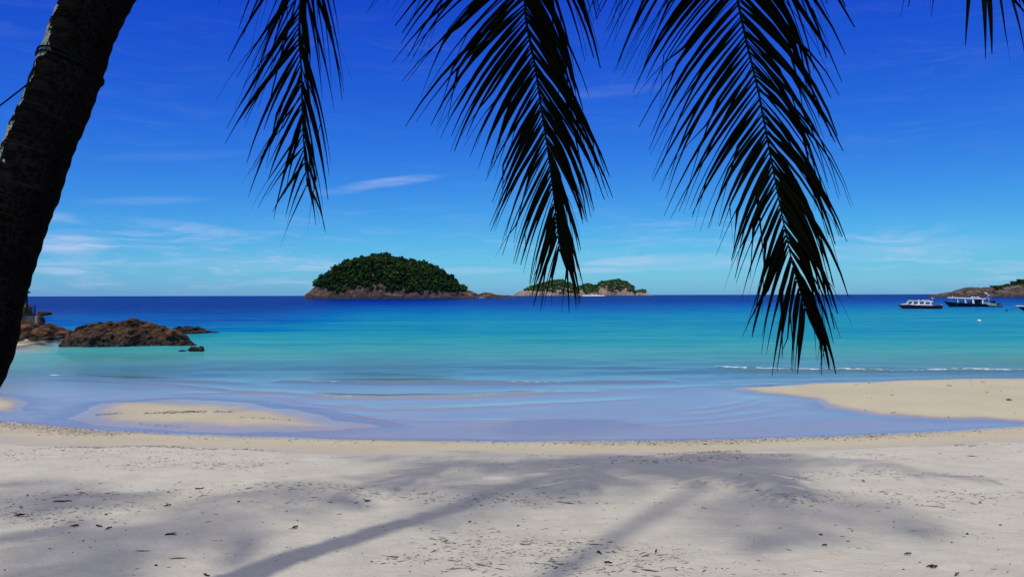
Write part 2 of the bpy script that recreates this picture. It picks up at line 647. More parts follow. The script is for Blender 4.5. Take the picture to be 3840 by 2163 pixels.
def bark_material():
    m, b, p = new_mat('palm_bark')
    al = b.n('ShaderNodeAttribute', attribute_name='along')
    ar = b.n('ShaderNodeAttribute', attribute_name='around')
    cx = b.n('ShaderNodeCombineXYZ')
    b.put(cx, 0, ar.outputs['Fac'])
    b.put(cx, 1, al.outputs['Fac'])
    uv = cx.outputs[0]
    geo = b.n('ShaderNodeNewGeometry')
    pos = geo.outputs['Position']
    crack = b.noise(b.mapping(uv, (105, 42, 1)), 1.0, 4, 0.65, 0.6)
    ring = b.noise(b.mapping(uv, (6, 80, 1)), 1.0, 3, 0.6, 0.4)
    big = b.noise(pos, 5.0, 3, 0.6)
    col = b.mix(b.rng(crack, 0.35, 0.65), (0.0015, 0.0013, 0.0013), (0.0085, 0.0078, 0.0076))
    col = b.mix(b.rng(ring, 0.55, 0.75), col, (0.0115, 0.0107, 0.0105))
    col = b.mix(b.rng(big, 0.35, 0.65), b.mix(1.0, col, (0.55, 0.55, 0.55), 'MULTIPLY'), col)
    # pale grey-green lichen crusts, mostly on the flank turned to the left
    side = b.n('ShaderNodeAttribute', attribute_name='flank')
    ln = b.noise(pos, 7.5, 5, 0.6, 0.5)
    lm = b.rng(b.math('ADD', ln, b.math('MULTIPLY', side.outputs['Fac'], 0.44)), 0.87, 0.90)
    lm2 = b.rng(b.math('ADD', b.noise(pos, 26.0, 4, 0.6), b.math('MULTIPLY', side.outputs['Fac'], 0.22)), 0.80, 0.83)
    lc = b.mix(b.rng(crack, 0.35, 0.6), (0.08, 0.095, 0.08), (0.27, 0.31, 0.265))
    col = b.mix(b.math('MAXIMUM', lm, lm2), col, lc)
    b.put(p, 'Base Color', col)
    b.put(p, 'Roughness', 0.95)
    b.put(p, 'Specular IOR Level', 0.015)
    bp = b.n('ShaderNodeBump')
    b.put(bp, 'Strength', 0.9)
    b.put(bp, 'Distance', 0.012)
    b.put(bp, 'Height', b.math('ADD', crack, b.math('MULTIPLY', ring, 0.8)))
    b.put(p, 'Normal', bp.outputs[0])
    return m


M_SAND = sand_material()
M_WATER = water_material()
M_ROCK = rock_material('shore_rock', (0.022, 0.015, 0.011), (0.085, 0.046, 0.025), (0.165, 0.085, 0.042), 1.1, (0.02, 0.55), (0.014, 0.012, 0.011), 0.02)
M_BOULDER = rock_material('boulder_rock', (0.032, 0.018, 0.010), (0.100, 0.048, 0.023), (0.165, 0.085, 0.042), 1.3, (0.02, 0.40), (0.018, 0.015, 0.012), 0.02)
M_DARKROCK = rock_material('dark_rock', (0.010, 0.009, 0.008), (0.032, 0.026, 0.021), (0.085, 0.066, 0.050), 1.6, (-0.2, 0.1), (0.012, 0.011, 0.010), 0.02)
M_ISLROCK = rock_material('island_rock', (0.034, 0.022, 0.018), (0.115, 0.074, 0.054), (0.26, 0.185, 0.145), 0.11, (0.6, 3.4), (0.022, 0.017, 0.016), 0.0, 0.9, 0.8, (0.5, 1.0, 2.0))
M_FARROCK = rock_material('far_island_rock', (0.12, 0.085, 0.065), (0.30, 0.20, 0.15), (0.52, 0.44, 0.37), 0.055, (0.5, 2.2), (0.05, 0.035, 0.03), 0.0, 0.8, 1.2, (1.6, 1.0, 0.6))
M_HEADROCK = rock_material('headland_rock', (0.030, 0.022, 0.020), (0.105, 0.078, 0.064), (0.24, 0.185, 0.15), 0.16, (0.2, 3.0), (0.022, 0.018, 0.018), 0.0, 0.9, 0.6, (0.4, 1.0, 1.6))
M_FOREST = leaf_material('island_foliage', (0.003, 0.016, 0.003), (0.010, 0.040, 0.006), (0.034, 0.082, 0.010))
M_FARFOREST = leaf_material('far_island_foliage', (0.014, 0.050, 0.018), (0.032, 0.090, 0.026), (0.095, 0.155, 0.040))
M_UNDER = plain('undergrowth', (0.008, 0.026, 0.006), 0.9, 0.1, 0.3, 0.3)
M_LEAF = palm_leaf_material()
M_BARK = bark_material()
M_RACHIS = plain('frond_stalk', (0.0045, 0.006, 0.002), 0.8, 0.03)

# ------------------------------------------------------------------ ground: beach, sand bars, sea bed
Z4 = lambda pts: [(x / 1.3417, 1380 + y / 1.3417) for x, y in pts]
Z5 = lambda pts: [(1920 + x / 1.3417, 1340 + y / 1.3417) for x, y in pts]
Z8 = lambda pts: [(x / 2.96, 1150 + y / 2.96) for x, y in pts]
G = lambda pts: [tuple(on_z(x, y)[:2]) for x, y in pts]

SHORE = G([(-1500, 1520), (-600, 1565), (0, 1577), (370, 1612), (745, 1628), (1340, 1645), (1938, 1654), (2534, 1650), (3130, 1634), (3577, 1612), (3840, 1596), (4600, 1560), (5600, 1500)])
BARS = [
    (G(Z4([(470, 195), (560, 172), (760, 158), (1000, 167), (1250, 187), (1450, 215), (1650, 250), (1760, 275), (1870, 300), (1700, 313), (1500, 316), (1200, 319), (900, 316), (640, 308), (450, 288), (330, 255), (400, 218)])), 0.030, 0.050),
    (G(Z5([(1110, 155), (1350, 140), (1700, 122), (2200, 107), (2576, 103), (2900, 100), (4400, 110), (4400, 300), (2576, 318), (2200, 316), (1950, 302), (1750, 285), (1600, 255), (1500, 210), (1300, 180)])), 0.07, 0.10),
    (G(Z5([(30, 352), (100, 336), (230, 326), (360, 332), (470, 350), (400, 368), (280, 380), (150, 384), (60, 372)])), 0.005, 0.004),
    (G(Z4([(-900, 110), (0, 132), (90, 145), (140, 180), (100, 215), (0, 225), (-900, 245)])), 0.05, 0.06),
    (G(Z8([(-1600, 340), (170, 350), (500, 372), (480, 392), (420, 415), (140, 448), (-300, 520), (-1600, 640)])), 0.06, 0.35),
]
SX = np.array([p[0] for p in SHORE])
SY = np.array([p[1] for p in SHORE])


def ground_z(x, y, detail=True):
    s = np.interp(x, SX, SY) - y
    s = s + 0.10 * (fbm(x * 1.3, y * 0.6, 3, 11) - 0.5) * sstep(-2, 0.5, s)
    sb = s + 0.9 * (fbm(x * 0.33, y * 0.1, 3, 5) - 0.5) * sstep(1.0, 2.6, s) * (1 - sstep(5, 8, s))
    land = np.interp(sb, [0, .8, 1.8, 2.6, 3.2, 3.7, 4.4, 6, 9, 14, 40, 200], [0, .055, .14, .25, .39, .455, .50, .62, .80, .90, 1.7, 6.0])
    dep = np.interp(y, [12, 15, 18, 21, 23, 25.5, 29, 37, 50, 70, 100, 170, 300, 600, 1200, 40000], [.035, .05, .055, .075, .12, .24, .48, 1.0, 1.4, 1.8, 2.4, 5.0, 10, 20, 30, 40])
    side = x / np.maximum(y, 1.0)
    dep = dep * (1 + 1.3 * sstep(-0.16, -0.36, side) * sstep(45, 75, y) * (1 - sstep(400, 900, y)))
    dep = dep * (1 - 0.25 * sstep(0.1, 0.5, side) * sstep(60, 90, y) * (1 - sstep(400, 900, y)))
    dep = np.minimum(dep, np.maximum(0, -s) * 0.10 + 0.002)
    sea = -dep + 0.018 * (fbm(x * 0.35, y * 0.5, 3, 21) - 0.5) * sstep(0.3, 2.0, -s)
    z = np.where(s > 0, land, sea)
    near = (y > 5) & (y < 60) & (np.abs(x) < 60)
    if near.any():
        xn, yn, zn = x[near], y[near], z[near]
        jx = xn + 0.9 * (fbm(xn * 0.8, yn * 0.8, 4, 31, 0.45) - 0.5)
        jy = yn + 0.75 * (fbm(xn * 0.8, yn * 0.8, 4, 41, 0.45) - 0.5)
        for poly, slope, top in BARS:
            sd = poly_sd(jx, jy, poly)
            zb = np.where(sd > 0, top * (1 - np.exp(-sd * slope / top)), sd * slope - 0.06 * sd * sd)
            if top < 0.01:      # a shoal that stays just under water
                zb = zb - 0.011
            zn = np.maximum(zn, zb)
        z = z.copy()
        z[near] = zn
    if detail:
        dryf = sstep(0.30, 0.44, z)
        z = z + dryf * (0.075 * (fbm(x * 0.55, y * 0.8, 3, 51) - 0.5) + 0.032 * (fbm(x * 2.2, y * 2.6, 3, 61) - 0.5) + 0.022 * (fbm(x * 7, y * 9, 4, 71, 0.6) - 0.5))
        # the trodden hollow in the middle of the dry sand
        c = on_z(2715, 1832, 0.6)
        e = np.exp(-(((x - c.x) / 0.42) ** 2 + ((y - c.y) / 0.28) ** 2) ** 2)
        z = z + e * (0.10 * (np.abs(fbm(x * 7, y * 6, 3, 81) - 0.5) * 2) - 0.012)
        # soft pits of old footprints
        rs = np.random.RandomState(3)
        for k in range(70):
            px, py = rs.uniform(-6, 6), rs.uniform(4.2, 9.5)
            r2 = ((x - px) / rs.uniform(.08, .16)) ** 2 + ((y - py) / rs.uniform(.07, .13)) ** 2
            z = z + dryf * np.where(r2 < 9, (-0.014 * np.exp(-r2) + 0.006 * np.exp(-(np.sqrt(np.maximum(r2, 0)) - 1.5) ** 2 * 4)), 0)
    return z


def gz(x, y):
    return float(ground_z(np.array([float(x)]), np.array([float(y)]))[0])


def polar_grid(th, rr, closed):
    n, k = len(rr), len(th)
    RR, TT = np.meshgrid(rr, th, indexing='ij')
    X, Y = (RR * np.sin(TT)).ravel(), (RR * np.cos(TT)).ravel()
    i = np.arange(n - 1)[:, None]
    j = np.arange(k if closed else k - 1)[None, :]
    a = i * k + j
    b2 = i * k + (j + 1) % k
    f = np.stack([a, b2, b2 + k, a + k], axis=-1).reshape(-1, 4)
    return X, Y, f


def build_ground():
    th = np.concatenate([np.radians(np.linspace(-41, 41, 700)), np.radians(np.linspace(42.5, 317.5, 90))])
    rr = np.concatenate([np.linspace(0.5, 3.6, 9), 1.75 * F_ / np.linspace(1330, 110, 400), np.geomspace(52, 40000, 34)])
    X, Y, f = polar_grid(th, rr, True)
    z = ground_z(X, Y)
    v = np.stack([X, Y, z], axis=1)
    v = np.vstack([v, [[0, 0, z[:len(th)].mean()]]])
    k = len(th)
    cap = np.array([[len(v) - 1, j, (j + 1) % k] for j in range(k)])
    me = mesh_np('beach_sand', v, [f, cap], True)
    o = obj('beach_sand', me, M_SAND)
    tag(o, 'pale dry beach running into wet sand bars and the sea bed', None, None, 'structure')


CREST = [  # photo pixels of the small breakers: points, height, width, foam spans (from, to, strength)
    ([(1000, 1372), (1250, 1374), (1700, 1374), (2300, 1378), (2700, 1382)], .040, .45, [(.50, .53, .55)]),
    ([(1000, 1428), (1130, 1431), (1600, 1435), (2000, 1437), (2360, 1432), (2560, 1425)], .050, .38, [(.18, .28, .62), (.34, .40, .52), (.54, .72, .56)]),
    ([(860, 1463), (1016, 1473), (1250, 1488), (1424, 1491), (1715, 1487), (1890, 1480), (2123, 1471)], .035, .26, [(.28, .42, .55), (.62, .82, .58)]),
    ([(2640, 1378), (2770, 1384), (3000, 1387), (3400, 1388), (3840, 1388), (4300, 1386)], .060, .42, [(.03, .24, .95), (.24, .98, .74)]),
    ([(2322, 1586), (2516, 1582), (2665, 1575), (2814, 1556), (2926, 1541), (3000, 1511)], .009, .13, []),
    ([(969, 1477), (1155, 1514), (1416, 1536), (1640, 1533), (1920, 1521), (2280, 1503), (2500, 1490)], .014, .18, []),
    ([(1267, 1544), (1416, 1570), (1565, 1577), (1783, 1577), (2000, 1574)], .009, .14, []),
    ([(40, 1395), (112, 1402), (447, 1422), (745, 1432), (1000, 1440)], .035, .34, [(.30, .38, .66)]),
    ([(160, 1418), (447, 1432), (745, 1451), (969, 1477)], .022, .20, []),
    ([(600, 1478), (900, 1472), (1100, 1480)], .012, .16, []),
    ([(2640, 1440), (2900, 1428), (3300, 1422), (3840, 1412)], .014, .22, []),
    ([(2420, 1458), (2700, 1446), (2950, 1440)], .010, .18, []),
    ([(2050, 1474), (2160, 1470), (2260, 1472)], .02, .2, []),
    ([(2560, 1560), (2720, 1545), (2830, 1522), (2900, 1500)], .008, .10, []),
    ([(2500, 1545), (2680, 1530), (2790, 1508), (2850, 1490)], .008, .10, []),
    ([(2420, 1602), (2600, 1598), (2800, 1580), (3000, 1556)], .006, .10, []),
]


def build_water():
    th = np.radians(np.linspace(-48, 48, 640))
    rr = np.concatenate([CAM.z * F_ / np.linspace(640, 150, 330), CAM.z * F_ / np.linspace(149, 45, 80), np.geomspace(163, 45000, 70)])
    X, Y, f = polar_grid(th, rr, False)
    bed = ground_z(X, Y, False)
    dep = np.maximum(-bed, 0.0)
    rs = np.random.RandomState(5)
    wz = np.zeros_like(X)
    near = 1 - sstep(35, 60, Y)
    for k in range(26):
        lam = rs.uniform(0.55, 2.6)
        a = rs.normal(0, 0.45)
        kx, ky = math.sin(a) * 2 * math.pi / lam, math.cos(a) * 2 * math.pi / lam
        ph = rs.uniform(0, 6.28)
        ampl = 0.0035 * lam ** 0.8
        res = 1 - sstep(lam * 9, lam * 22, Y)
        wz += ampl * np.sin(kx * X + ky * Y + ph + 2.2 * fbm(X * 0.25, Y * 0.25, 2, 90 + k)) * res
    for k in range(12):
        lam = rs.uniform(4, 12)
        a = rs.normal(0, 0.35)
        kx, ky = math.sin(a) * 2 * math.pi / lam, math.cos(a) * 2 * math.pi / lam
        wz += 0.012 * np.sin(kx * X + ky * Y + rs.uniform(0, 6.28)) * (1 - sstep(60, 140, Y))
    wz *= sstep(0.0, 0.5, dep) * 0.94 + 0.06 * sstep(0.0, 0.04, dep)
    foam = np.zeros_like(X)
    sel = (Y > 11) & (Y < 42)
    xs, ys = X[sel], Y[sel]
    jy = ys + 0.30 * (fbm(xs * 0.55, ys * 0.2, 3, 120) - 0.5)
    add = np.zeros_like(xs)
    fo = np.zeros_like(xs)
    for pts, hgt, wid, spans in CREST:
        pl = G(pts)
        d, sg, al = line_d(xs, jy, pl)
        fade = sstep(0, 0.12, al) * (1 - sstep(0.86, 1.0, al)) * (0.55 + 0.9 * fbm(xs * 0.6, ys * 0.1, 2, 130))
        # steep on the landward side, long on the seaward back
        w = np.where(sg > 0, wid * 1.9, wid * 0.75)
        add += hgt * np.exp(-(d / w) ** 2) * fade
        for a0, a1, k in spans:
            sp = sstep(a0, a0 + 0.02, al) * (1 - sstep(a1 - 0.02, a1, al))
            off = np.where(sg > 0, d, -d) + wid * 0.22
            fo = np.maximum(fo, sp * k * np.exp(-(off / (wid * 0.42)) ** 2) * (0.75 + 0.5 * fbm(xs * 1.5, ys, 2, 140)))
    wz[sel] += add
    foam[sel] = fo
    me = mesh_np('sea', np.stack([X, Y, wz], axis=1), f, True)
    attr(me, 'depth', dep + wz * (dep > 0.02))
    attr(me, 'foam', foam)
    attr(me, 'offshore', np.hypot(X, Y))
    o = obj('sea', me, M_WATER)
    tag(o, 'calm clear sea shading from turquoise shallows to deep blue', None, None, 'structure')


build_ground()
build_water()


# ------------------------------------------------------------------ islands and headland
def ridge_field(name, top, waterline_y, half, nu, nv, mat, rough, freq, front_p=2.0, base=-1.5, seed=0, strata=0.0):
    """rocky land whose skyline follows the photo pixels `top`, its front foot at distance waterline_y"""
    Yc = waterline_y + half
    xs = np.array([at_y(p[0], p[1], Yc).x for p in top])
    zs = np.array([max(0.0, at_y(p[0], p[1], Yc).z) for p in top])
    U = np.linspace(xs[0], xs[-1], nu)
    Hh = np.interp(U, xs, zs)
    ker = np.array([1, 2, 3, 2, 1]) / 9
    Hh = np.convolve(np.pad(Hh, 2, 'edge'), ker, 'valid')
    hm = Hh.max()
    V = np.linspace(-1, 1, nv)
    verts = np.zeros((nu * nv, 3))
    for i, u in enumerate(U):
        D = half * (0.25 + 0.75 * min(1, Hh[i] / hm) ** 0.6)
        for j, v in enumerate(V):
            sh = max(0.0, 1 - abs(v) ** front_p) ** 0.62
            h = (Hh[i] - base) * sh + base
            x, y = u, Yc + v * D
            if h > base + 0.01:
                q = Vector((x * freq, y * freq, h * freq * 1.6 + seed))
                r = mn.ridged_multi_fractal(q, 1.0, 2.1, 5, 1.0, 2.0) - 1.1
                c = mn.voronoi(q * 1.7)[0]
                n2 = (c[1] - c[0]) - 0.35
                c3 = mn.voronoi(q * 5.3 + Vector((7, 3, 1)))[0]
                h2 = rough * (0.5 * r + 0.8 * n2 + 0.32 * ((c3[1] - c3[0]) - 0.35))
                if strata:
                    g = (0.55 * x + 0.25 * y + 1.9 * h) * 1.0 + 1.3 * mn.noise(q * 0.9) + 0.3 * mn.noise(q * 3)
                    saw = g - math.floor(g)
                    g2 = (-0.8 * x + 0.5 * y + 1.0 * h) * 1.7 + 0.9 * mn.noise(q * 1.6)
                    saw2 = g2 - math.floor(g2)
                    h2 += strata * ((saw ** 2 - 0.4) + 0.5 * (saw2 ** 2 - 0.4)) + strata * 0.25 * mn.noise(q * 6)
                k = min(1.0, (h - base) / (rough * 3 + 0.01))
                y -= h2 * k * 1.4
                x += h2 * k * 0.5
                h += h2 * k * (0.7 if abs(v) > 0.1 else 0.35)
            verts[i * nv + j] = (x, y, h)
    i = np.arange(nu - 1)[:, None]
    j = np.arange(nv - 1)[None, :]
    a = i * nv + j
    f = np.stack([a, a + nv, a + nv + 1, a + 1], axis=-1).reshape(-1, 4)
    me = mesh_np(name, verts, f, False)
    me.polygons.foreach_set('use_smooth', np.ones(len(me.polygons), dtype=bool))
    o = obj(name, me, mat)
    return o, (U, Hh, Yc, half, front_p, base, hm)


def field_point(F, x, v):
    U, Hh, Yc, half, fp, base, hm = F
    h = np.interp(x, U, Hh)
    D = half * (0.25 + 0.75 * np.minimum(1, h / hm) ** 0.6)
    sh = np.maximum(0, 1 - np.abs(v) ** fp) ** 0.62
    return Yc + v * D, (h - base) * sh + base


def crowns_mesh(name, C, Rad, T, K, leaf, mat, seed=1, flat=0.8):
    """many leafy crowns: every crown is K small leaf sprays on an uneven ball"""
    rs = np.random.RandomState(seed)
    n = len(C)
    d = rs.normal(size=(n, K, 3))
    d /= np.linalg.norm(d, axis=2, keepdims=True)
    d[:, :, 2] = np.where(d[:, :, 2] < -0.25, -d[:, :, 2], d[:, :, 2])
    lob = 0.8 + 0.35 * np.sin(3 * d[:, :, 0] + rs.uniform(0, 6, (n, 1))) * np.sin(3.5 * d[:, :, 2] + rs.uniform(0, 6, (n, 1)))
    rad = Rad[:, None] * lob * rs.uniform(0.72, 1.08, (n, K))
    p = C[:, None, :] + d * rad[..., None] * np.array([1, 1, flat])
    nr = d + rs.normal(scale=0.55, size=(n, K, 3))
    nr /= np.linalg.norm(nr, axis=2, keepdims=True)
    t = np.cross(nr, rs.normal(size=(n, K, 3)))
    t /= np.linalg.norm(t, axis=2, keepdims=True)
    b2 = np.cross(nr, t)
    s = (leaf * Rad[:, None] * rs.uniform(0.6, 1.3, (n, K)))[..., None]
    q = np.stack([p - t * s, p - b2 * s * 0.6 + nr * s * 0.15, p + t * s, p + b2 * s * 0.6 + nr * s * 0.15], axis=2).reshape(-1, 3)
    f = np.arange(len(q)).reshape(-1, 4)
    me = mesh_np(name, q, f, False)
    tt = np.clip(T[:, None] + rs.normal(scale=0.13, size=(n, K)) + 0.10 * d[:, :, 2], 0, 1)
    attr(me, 'tint', np.repeat(tt.ravel(), 4))
    return obj(name, me, mat)


def plant_forest(name, F, low, wl_y, count, r0, r1, K, leaf, mat, label, seed, yellow=0.15, lift=0.2, skip=None):
    """crowns over the part of the land above the photo line `low` (the lower edge of the wood)"""
    rs = np.random.RandomState(seed)
    U, Hh, Yc, half, fp, base, hm = F
    lx = np.array([p[0] for p in low])
    ly = np.array([p[1] for p in low])
    C, Rr, T = [], [], []
    tries = 0
    while len(C) < count and tries < count * 30:
        tries += 1
        x = rs.uniform(U[0], U[-1])
        v = rs.uniform(-0.97, 0.25)
        y, z = field_point(F, x, v)
        pp = to_px((x, y, z))
        if pp is None or pp[0] < lx[0] or pp[0] > lx[-1]:
            continue
        if pp[1] > np.interp(pp[0], lx, ly):
            continue
        if skip and skip(pp):
            continue
        r = (r0 + (r1 - r0) * rs.rand() ** 1.6) * (rs.uniform(1.3, 1.9) if rs.rand() < 0.10 else 1.0)
        C.append((x, y, z + r * lift))
        Rr.append(r)
        edge = np.interp(pp[0], lx, ly) - pp[1]
        t = 0.40 + rs.normal(scale=0.15) + 0.9 * (float(fbm(np.array([x * 0.12]), np.array([(y + z * 1.5) * 0.12]), 3, seed)[0]) - 0.5) + (0.25 if edge < 6 and rs.rand() < yellow * 3 else 0) + (0.3 if rs.rand() < yellow * 0.3 else 0)
        T.append(t)
    o = crowns_mesh(name, np.array(C), np.array(Rr), np.array(T), K, leaf, mat, seed)
    tag(o, label, 'forest', None, 'stuff')
    return o


ZI = lambda pts, dy=0: [(1080 + x / 2.927, 920 + (y + dy) / 2.927) for x, y in pts]
isl_top = ZI([(120, 592), (150, 585), (215, 535), (300, 462), (330, 440), (400, 375), (530, 275), (680, 195), (850, 165), (1000, 142), (1080, 142), (1230, 182), (1400, 212), (1500, 228), (1620, 262), (1700, 332), (1830, 412), (1880, 476), (1960, 488), (2040, 512), (2090, 537), (2130, 522), (2170, 515), (2220, 520), (2280, 540), (2370, 548), (2470, 572), (2500, 590)])
isl, FI = ridge_field('island', isl_top, 590.0, 30.0, 300, 90, M_ISLROCK, 1.5, 0.14, 2.3, seed=3)
tag(isl, 'pinkish bare rock shore of the big round wooded island', None, None, 'structure')
isl_low = ZI(dy=10, pts=[(295, 448), (330, 440), (400, 480), (470, 510), (560, 500), (680, 488), (860, 458), (930, 490), (1050, 512), (1200, 530), (1330, 518), (1450, 500), (1550, 490), (1700, 498), (1830, 495), (1900, 486), (1945, 490)])
plant_forest('forest', FI, isl_low, 590, 3300, 1.1, 2.1, 44, 0.42, M_FOREST, 'dense dark green wood covering the big round island', 4, 0.12, 0.55)

ZF = lambda pts, dy=0: [(1880 + x / 4.293, 1020 + (y + dy) / 4.293) for x, y in pts]
far_top = ZF([(150, 374), (190, 360), (230, 345), (300, 315), (380, 290), (500, 245), (720, 185), (800, 158), (930, 138), (1050, 185), (1150, 228), (1190, 268), (1230, 262), (1350, 212), (1450, 216), (1520, 235), (1552, 250), (1570, 205), (1650, 170), (1800, 140), (1880, 140), (2000, 178), (2080, 225), (2120, 305), (2170, 328), (2230, 300), (2290, 312), (2310, 335), (2370, 357), (2430, 374)])
fari, FF = ridge_field('far_island', far_top, 1960.0, 60.0, 260, 60, M_FARROCK, 2.2, 0.07, 2.3, seed=9)
tag(fari, 'pale rocky shore of the distant three humped island', None, None, 'structure')
far_low = ZF([(375, 295), (460, 298), (600, 305), (700, 312), (820, 330), (900, 335), (1100, 350), (1225, 345), (1290, 330), (1400, 352), (1600, 350), (1640, 262), (1700, 300), (1850, 335), (1930, 300), (1990, 285), (2050, 312), (2110, 338), (2165, 335), (2200, 310), (2260, 330), (2315, 335)])


def far_skip(p):
    zx, zy = (p[0] - 1880) * 4.293, (p[1] - 1020) * 4.293
    return 1560 < zx < 1690 and zy > 225 + (zx - 1560) * 0.3


plant_forest('distant_wood', FF, far_low, 1960, 1250, 2.6, 4.6, 36, 0.42, M_FARFOREST, 'bright green scrub and wood on the distant three humped island', 6, 0.5, 0.2, far_skip)
# the white beach between its humps
mb = MB()
p0, p1 = at_y(2185, 1106, 1957), at_y(2268, 1106, 1957)
pts = [(p0.x + (p1.x - p0.x) * k / 12, 1958 - 3 * math.sin(math.pi * k / 12), 0.25 + 0.9 * math.sin(math.pi * k / 12)) for k in range(13)]
bk = [(x, y + 26, 3.0) for x, y, z in pts]
ft = [(x, y - 10, -0.6) for x, y, z in pts]
n = len(pts)
mb.add(ft + pts + bk, [(r * n + k, r * n + k + 1, (r + 1) * n + k + 1, (r + 1) * n + k) for r in range(2) for k in range(n - 1)])
tag(mb.build('far_beach', plain('white_beach', (0.72, 0.68, 0.60), 0.9, 0.1)), 'thin white beach between the humps of the distant island', None, None, 'structure')

ZH = lambda pts: [(3340 + x / 5.152, 1030 + y / 5.152) for x, y in pts]
head_top = ZH([(660, 446), (700, 437), (800, 410), (900, 385), (980, 366), (1060, 350), (1150, 335), (1220, 352), (1260, 325), (1300, 300), (1420, 262), (1510, 240), (1640, 242), (1730, 257), (1820, 245), (1900, 238), (2060, 240), (2110, 230), (2260, 216), (2400, 168), (2540, 130), (2700, 100), (3000, 60), (3400, 20), (3800, 40), (4200, 200)])
headl, FH = ridge_field('headland', head_top, 585.0, 26.0, 260, 70, M_HEADROCK, 1.3, 0.17, 2.2, seed=17)
tag(headl, 'bare dark rocky headland behind the moored boats', None, None, 'structure')
head_low = ZH([(1950, 245), (2000, 262), (2060, 290), (2120, 262), (2260, 225), (2380, 200), (2480, 195), (2700, 200), (3400, 180), (4100, 200)])
plant_forest('headland_scrub', FH, head_low, 585, 520, 0.8, 1.5, 40, 0.42, M_FOREST, 'low green scrub on top of the rocky headland', 8, 0.3)


# small palms on the island skyline
def small_palm(px, py, Y, h, label, seed):
    rs = random.Random(seed)
    base = at_y(px, py, Y)
    t = empty('skyline_palm', base)
    tag(t, label, 'palm tree', 'small palms on the big island skyline')
    MB().tube([(0, 0, -1.5), (0.1, 0, h * 0.5), (0.3, 0, h)], [0.16, 0.12, 0.1], 6).build('trunk', M_BARK, t)
    vs, fs = [], []
    for k in range(13):
        a = 6.283 * k / 13 + rs.uniform(-.2, .2)
        L = rs.uniform(1.5, 2.1)
        up = rs.uniform(0.0, 0.9)
        prev = None
        for j in range(5):
            s = j / 4
            p = Vector((0.3 + math.cos(a) * L * s, math.sin(a) * L * s, h + up * s * L - 1.1 * L * s * s))
            w = 0.30 * (1 - s) + 0.05
            side = Vector((-math.sin(a), math.cos(a), 0)) * w
            vs += [p - side - Vector((0, 0, w * .8)), p, p + side - Vector((0, 0, w * .8))]
            if j:
                o = len(vs) - 6
                fs += [(o, o + 3, o + 4, o + 1), (o + 1, o + 4, o + 5, o + 2)]
    me = bpy.data.meshes.new('crown')
    me.from_pydata(vs, [], fs)
    attr(me, 'tint', [0.35] * len(vs))
    obj('crown', me, M_FOREST, t)


for (zx, zy, h, lb) in ((1000, 135, 3.2, 'small palm at the very summit of the round wooded island'),
                        (1440, 212, 3.4, 'taller of two small palms right of the island summit'),
                        (1495, 222, 2.8, 'lower of two small palms right of the island summit')):
    q = ZI([(zx, zy)])[0]
    small_palm(q[0], q[1], 618.0, h, lb, int(zx))

# ------------------------------------------------------------------ rocks on the left
def rock(name, loc, size, seed, mat, label, sub=4, planes=14, rough=0.10, rz=0.0, group='rocks at the left end of the beach', cat='rock', freq=1.3):
    import bmesh
    bm = bmesh.new()
    bmesh.ops.create_icosphere(bm, subdivisions=sub, radius=1.0)
    rs = random.Random(seed)
    pl = []
    for k in range(planes):
        n = Vector((rs.gauss(0, 1), rs.gauss(0, 1), rs.gauss(0, 0.8)))
        n.normalize()
        pl.append((n, rs.uniform(0.58, 0.92)))
    for v in bm.verts:
        p = v.co.copy()
        for n, dd in pl:
            e = p.dot(n) - dd
            if e > 0:
                p -= n * e * 0.92
        q = p * freq + Vector((seed * 3.1, seed * 1.7, 0))
        k = mn.fractal(q, 0.9, 2.0, 4) * rough * 1.3
        c = mn.voronoi(q * 2.3)[0]
        k += ((c[1] - c[0]) - 0.3) * rough * 0.7
        p += p.normalized() * k
        v.co = (p.x * size[0], p.y * size[1], p.z * size[2])
    me = bpy.data.meshes.new(name)
    bm.to_mesh(me)
    bm.free()
    me.polygons.foreach_set('use_smooth', [True] * len(me.polygons))
    o = obj(name, me, mat)
    o.location = loc
    o.rotation_euler = (0, 0, rz)
    tag(o, label, cat, group)
    return o


def outcrop(name, top, foot_px, half, nu, nv, mat, label, seed, rough=0.16, freq=1.0, strata=0.08):
    """rock mass with the photo skyline `top`; foot_px is the photo row of its front foot"""
    wl = on_z(top[len(top) // 2][0], foot_px, 0).y
    o, F = ridge_field(name, top, wl, half, nu, nv, mat, rough, freq, 1.9, -0.5, seed, strata)
    tag(o, label, 'rock', 'rocks at the left end of the beach')
    return o


Z3 = lambda pts: [(x / 2.683, 1060 + y / 2.683) for x, y in pts]
outcrop('rock_outcrop', Z3([(670, 600), (690, 540), (720, 495), (790, 455), (880, 430), (1000, 405), (1130, 388), (1240, 395), (1280, 368), (1330, 352), (1380, 365), (1440, 392), (1550, 408), (1620, 432), (1680, 446), (1760, 470), (1830, 510), (1880, 550), (1915, 580), (1940, 610)]), 1303, 1.7, 280, 120, M_ROCK,
        'big brown rocky outcrop running out into the shallows', 21, 0.15, 0.80, 0.16)
outcrop('rock_ledge', Z3([(1700, 480), (1760, 445), (1800, 438), (1840, 450), (1870, 430), (1930, 438), (1960, 450), (1990, 434), (2020, 450), (2080, 478), (2150, 492), (2240, 512), (2260, 530)]), 1257, 1.3, 130, 60, M_DARKROCK,
        'low grey rock ledge behind the big outcrop', 33, 0.10, 1.5)
outcrop('rock_bank', Z3([(-400, 330), (-200, 320), (0, 335), (150, 338), (290, 345), (350, 350), (390, 372), (420, 410), (470, 455), (540, 520), (600, 575)]), 1270, 1.5, 130, 60, M_DARKROCK,
        'dark rock bank under the deck, behind the orange boulders', 57, 0.14, 1.2)
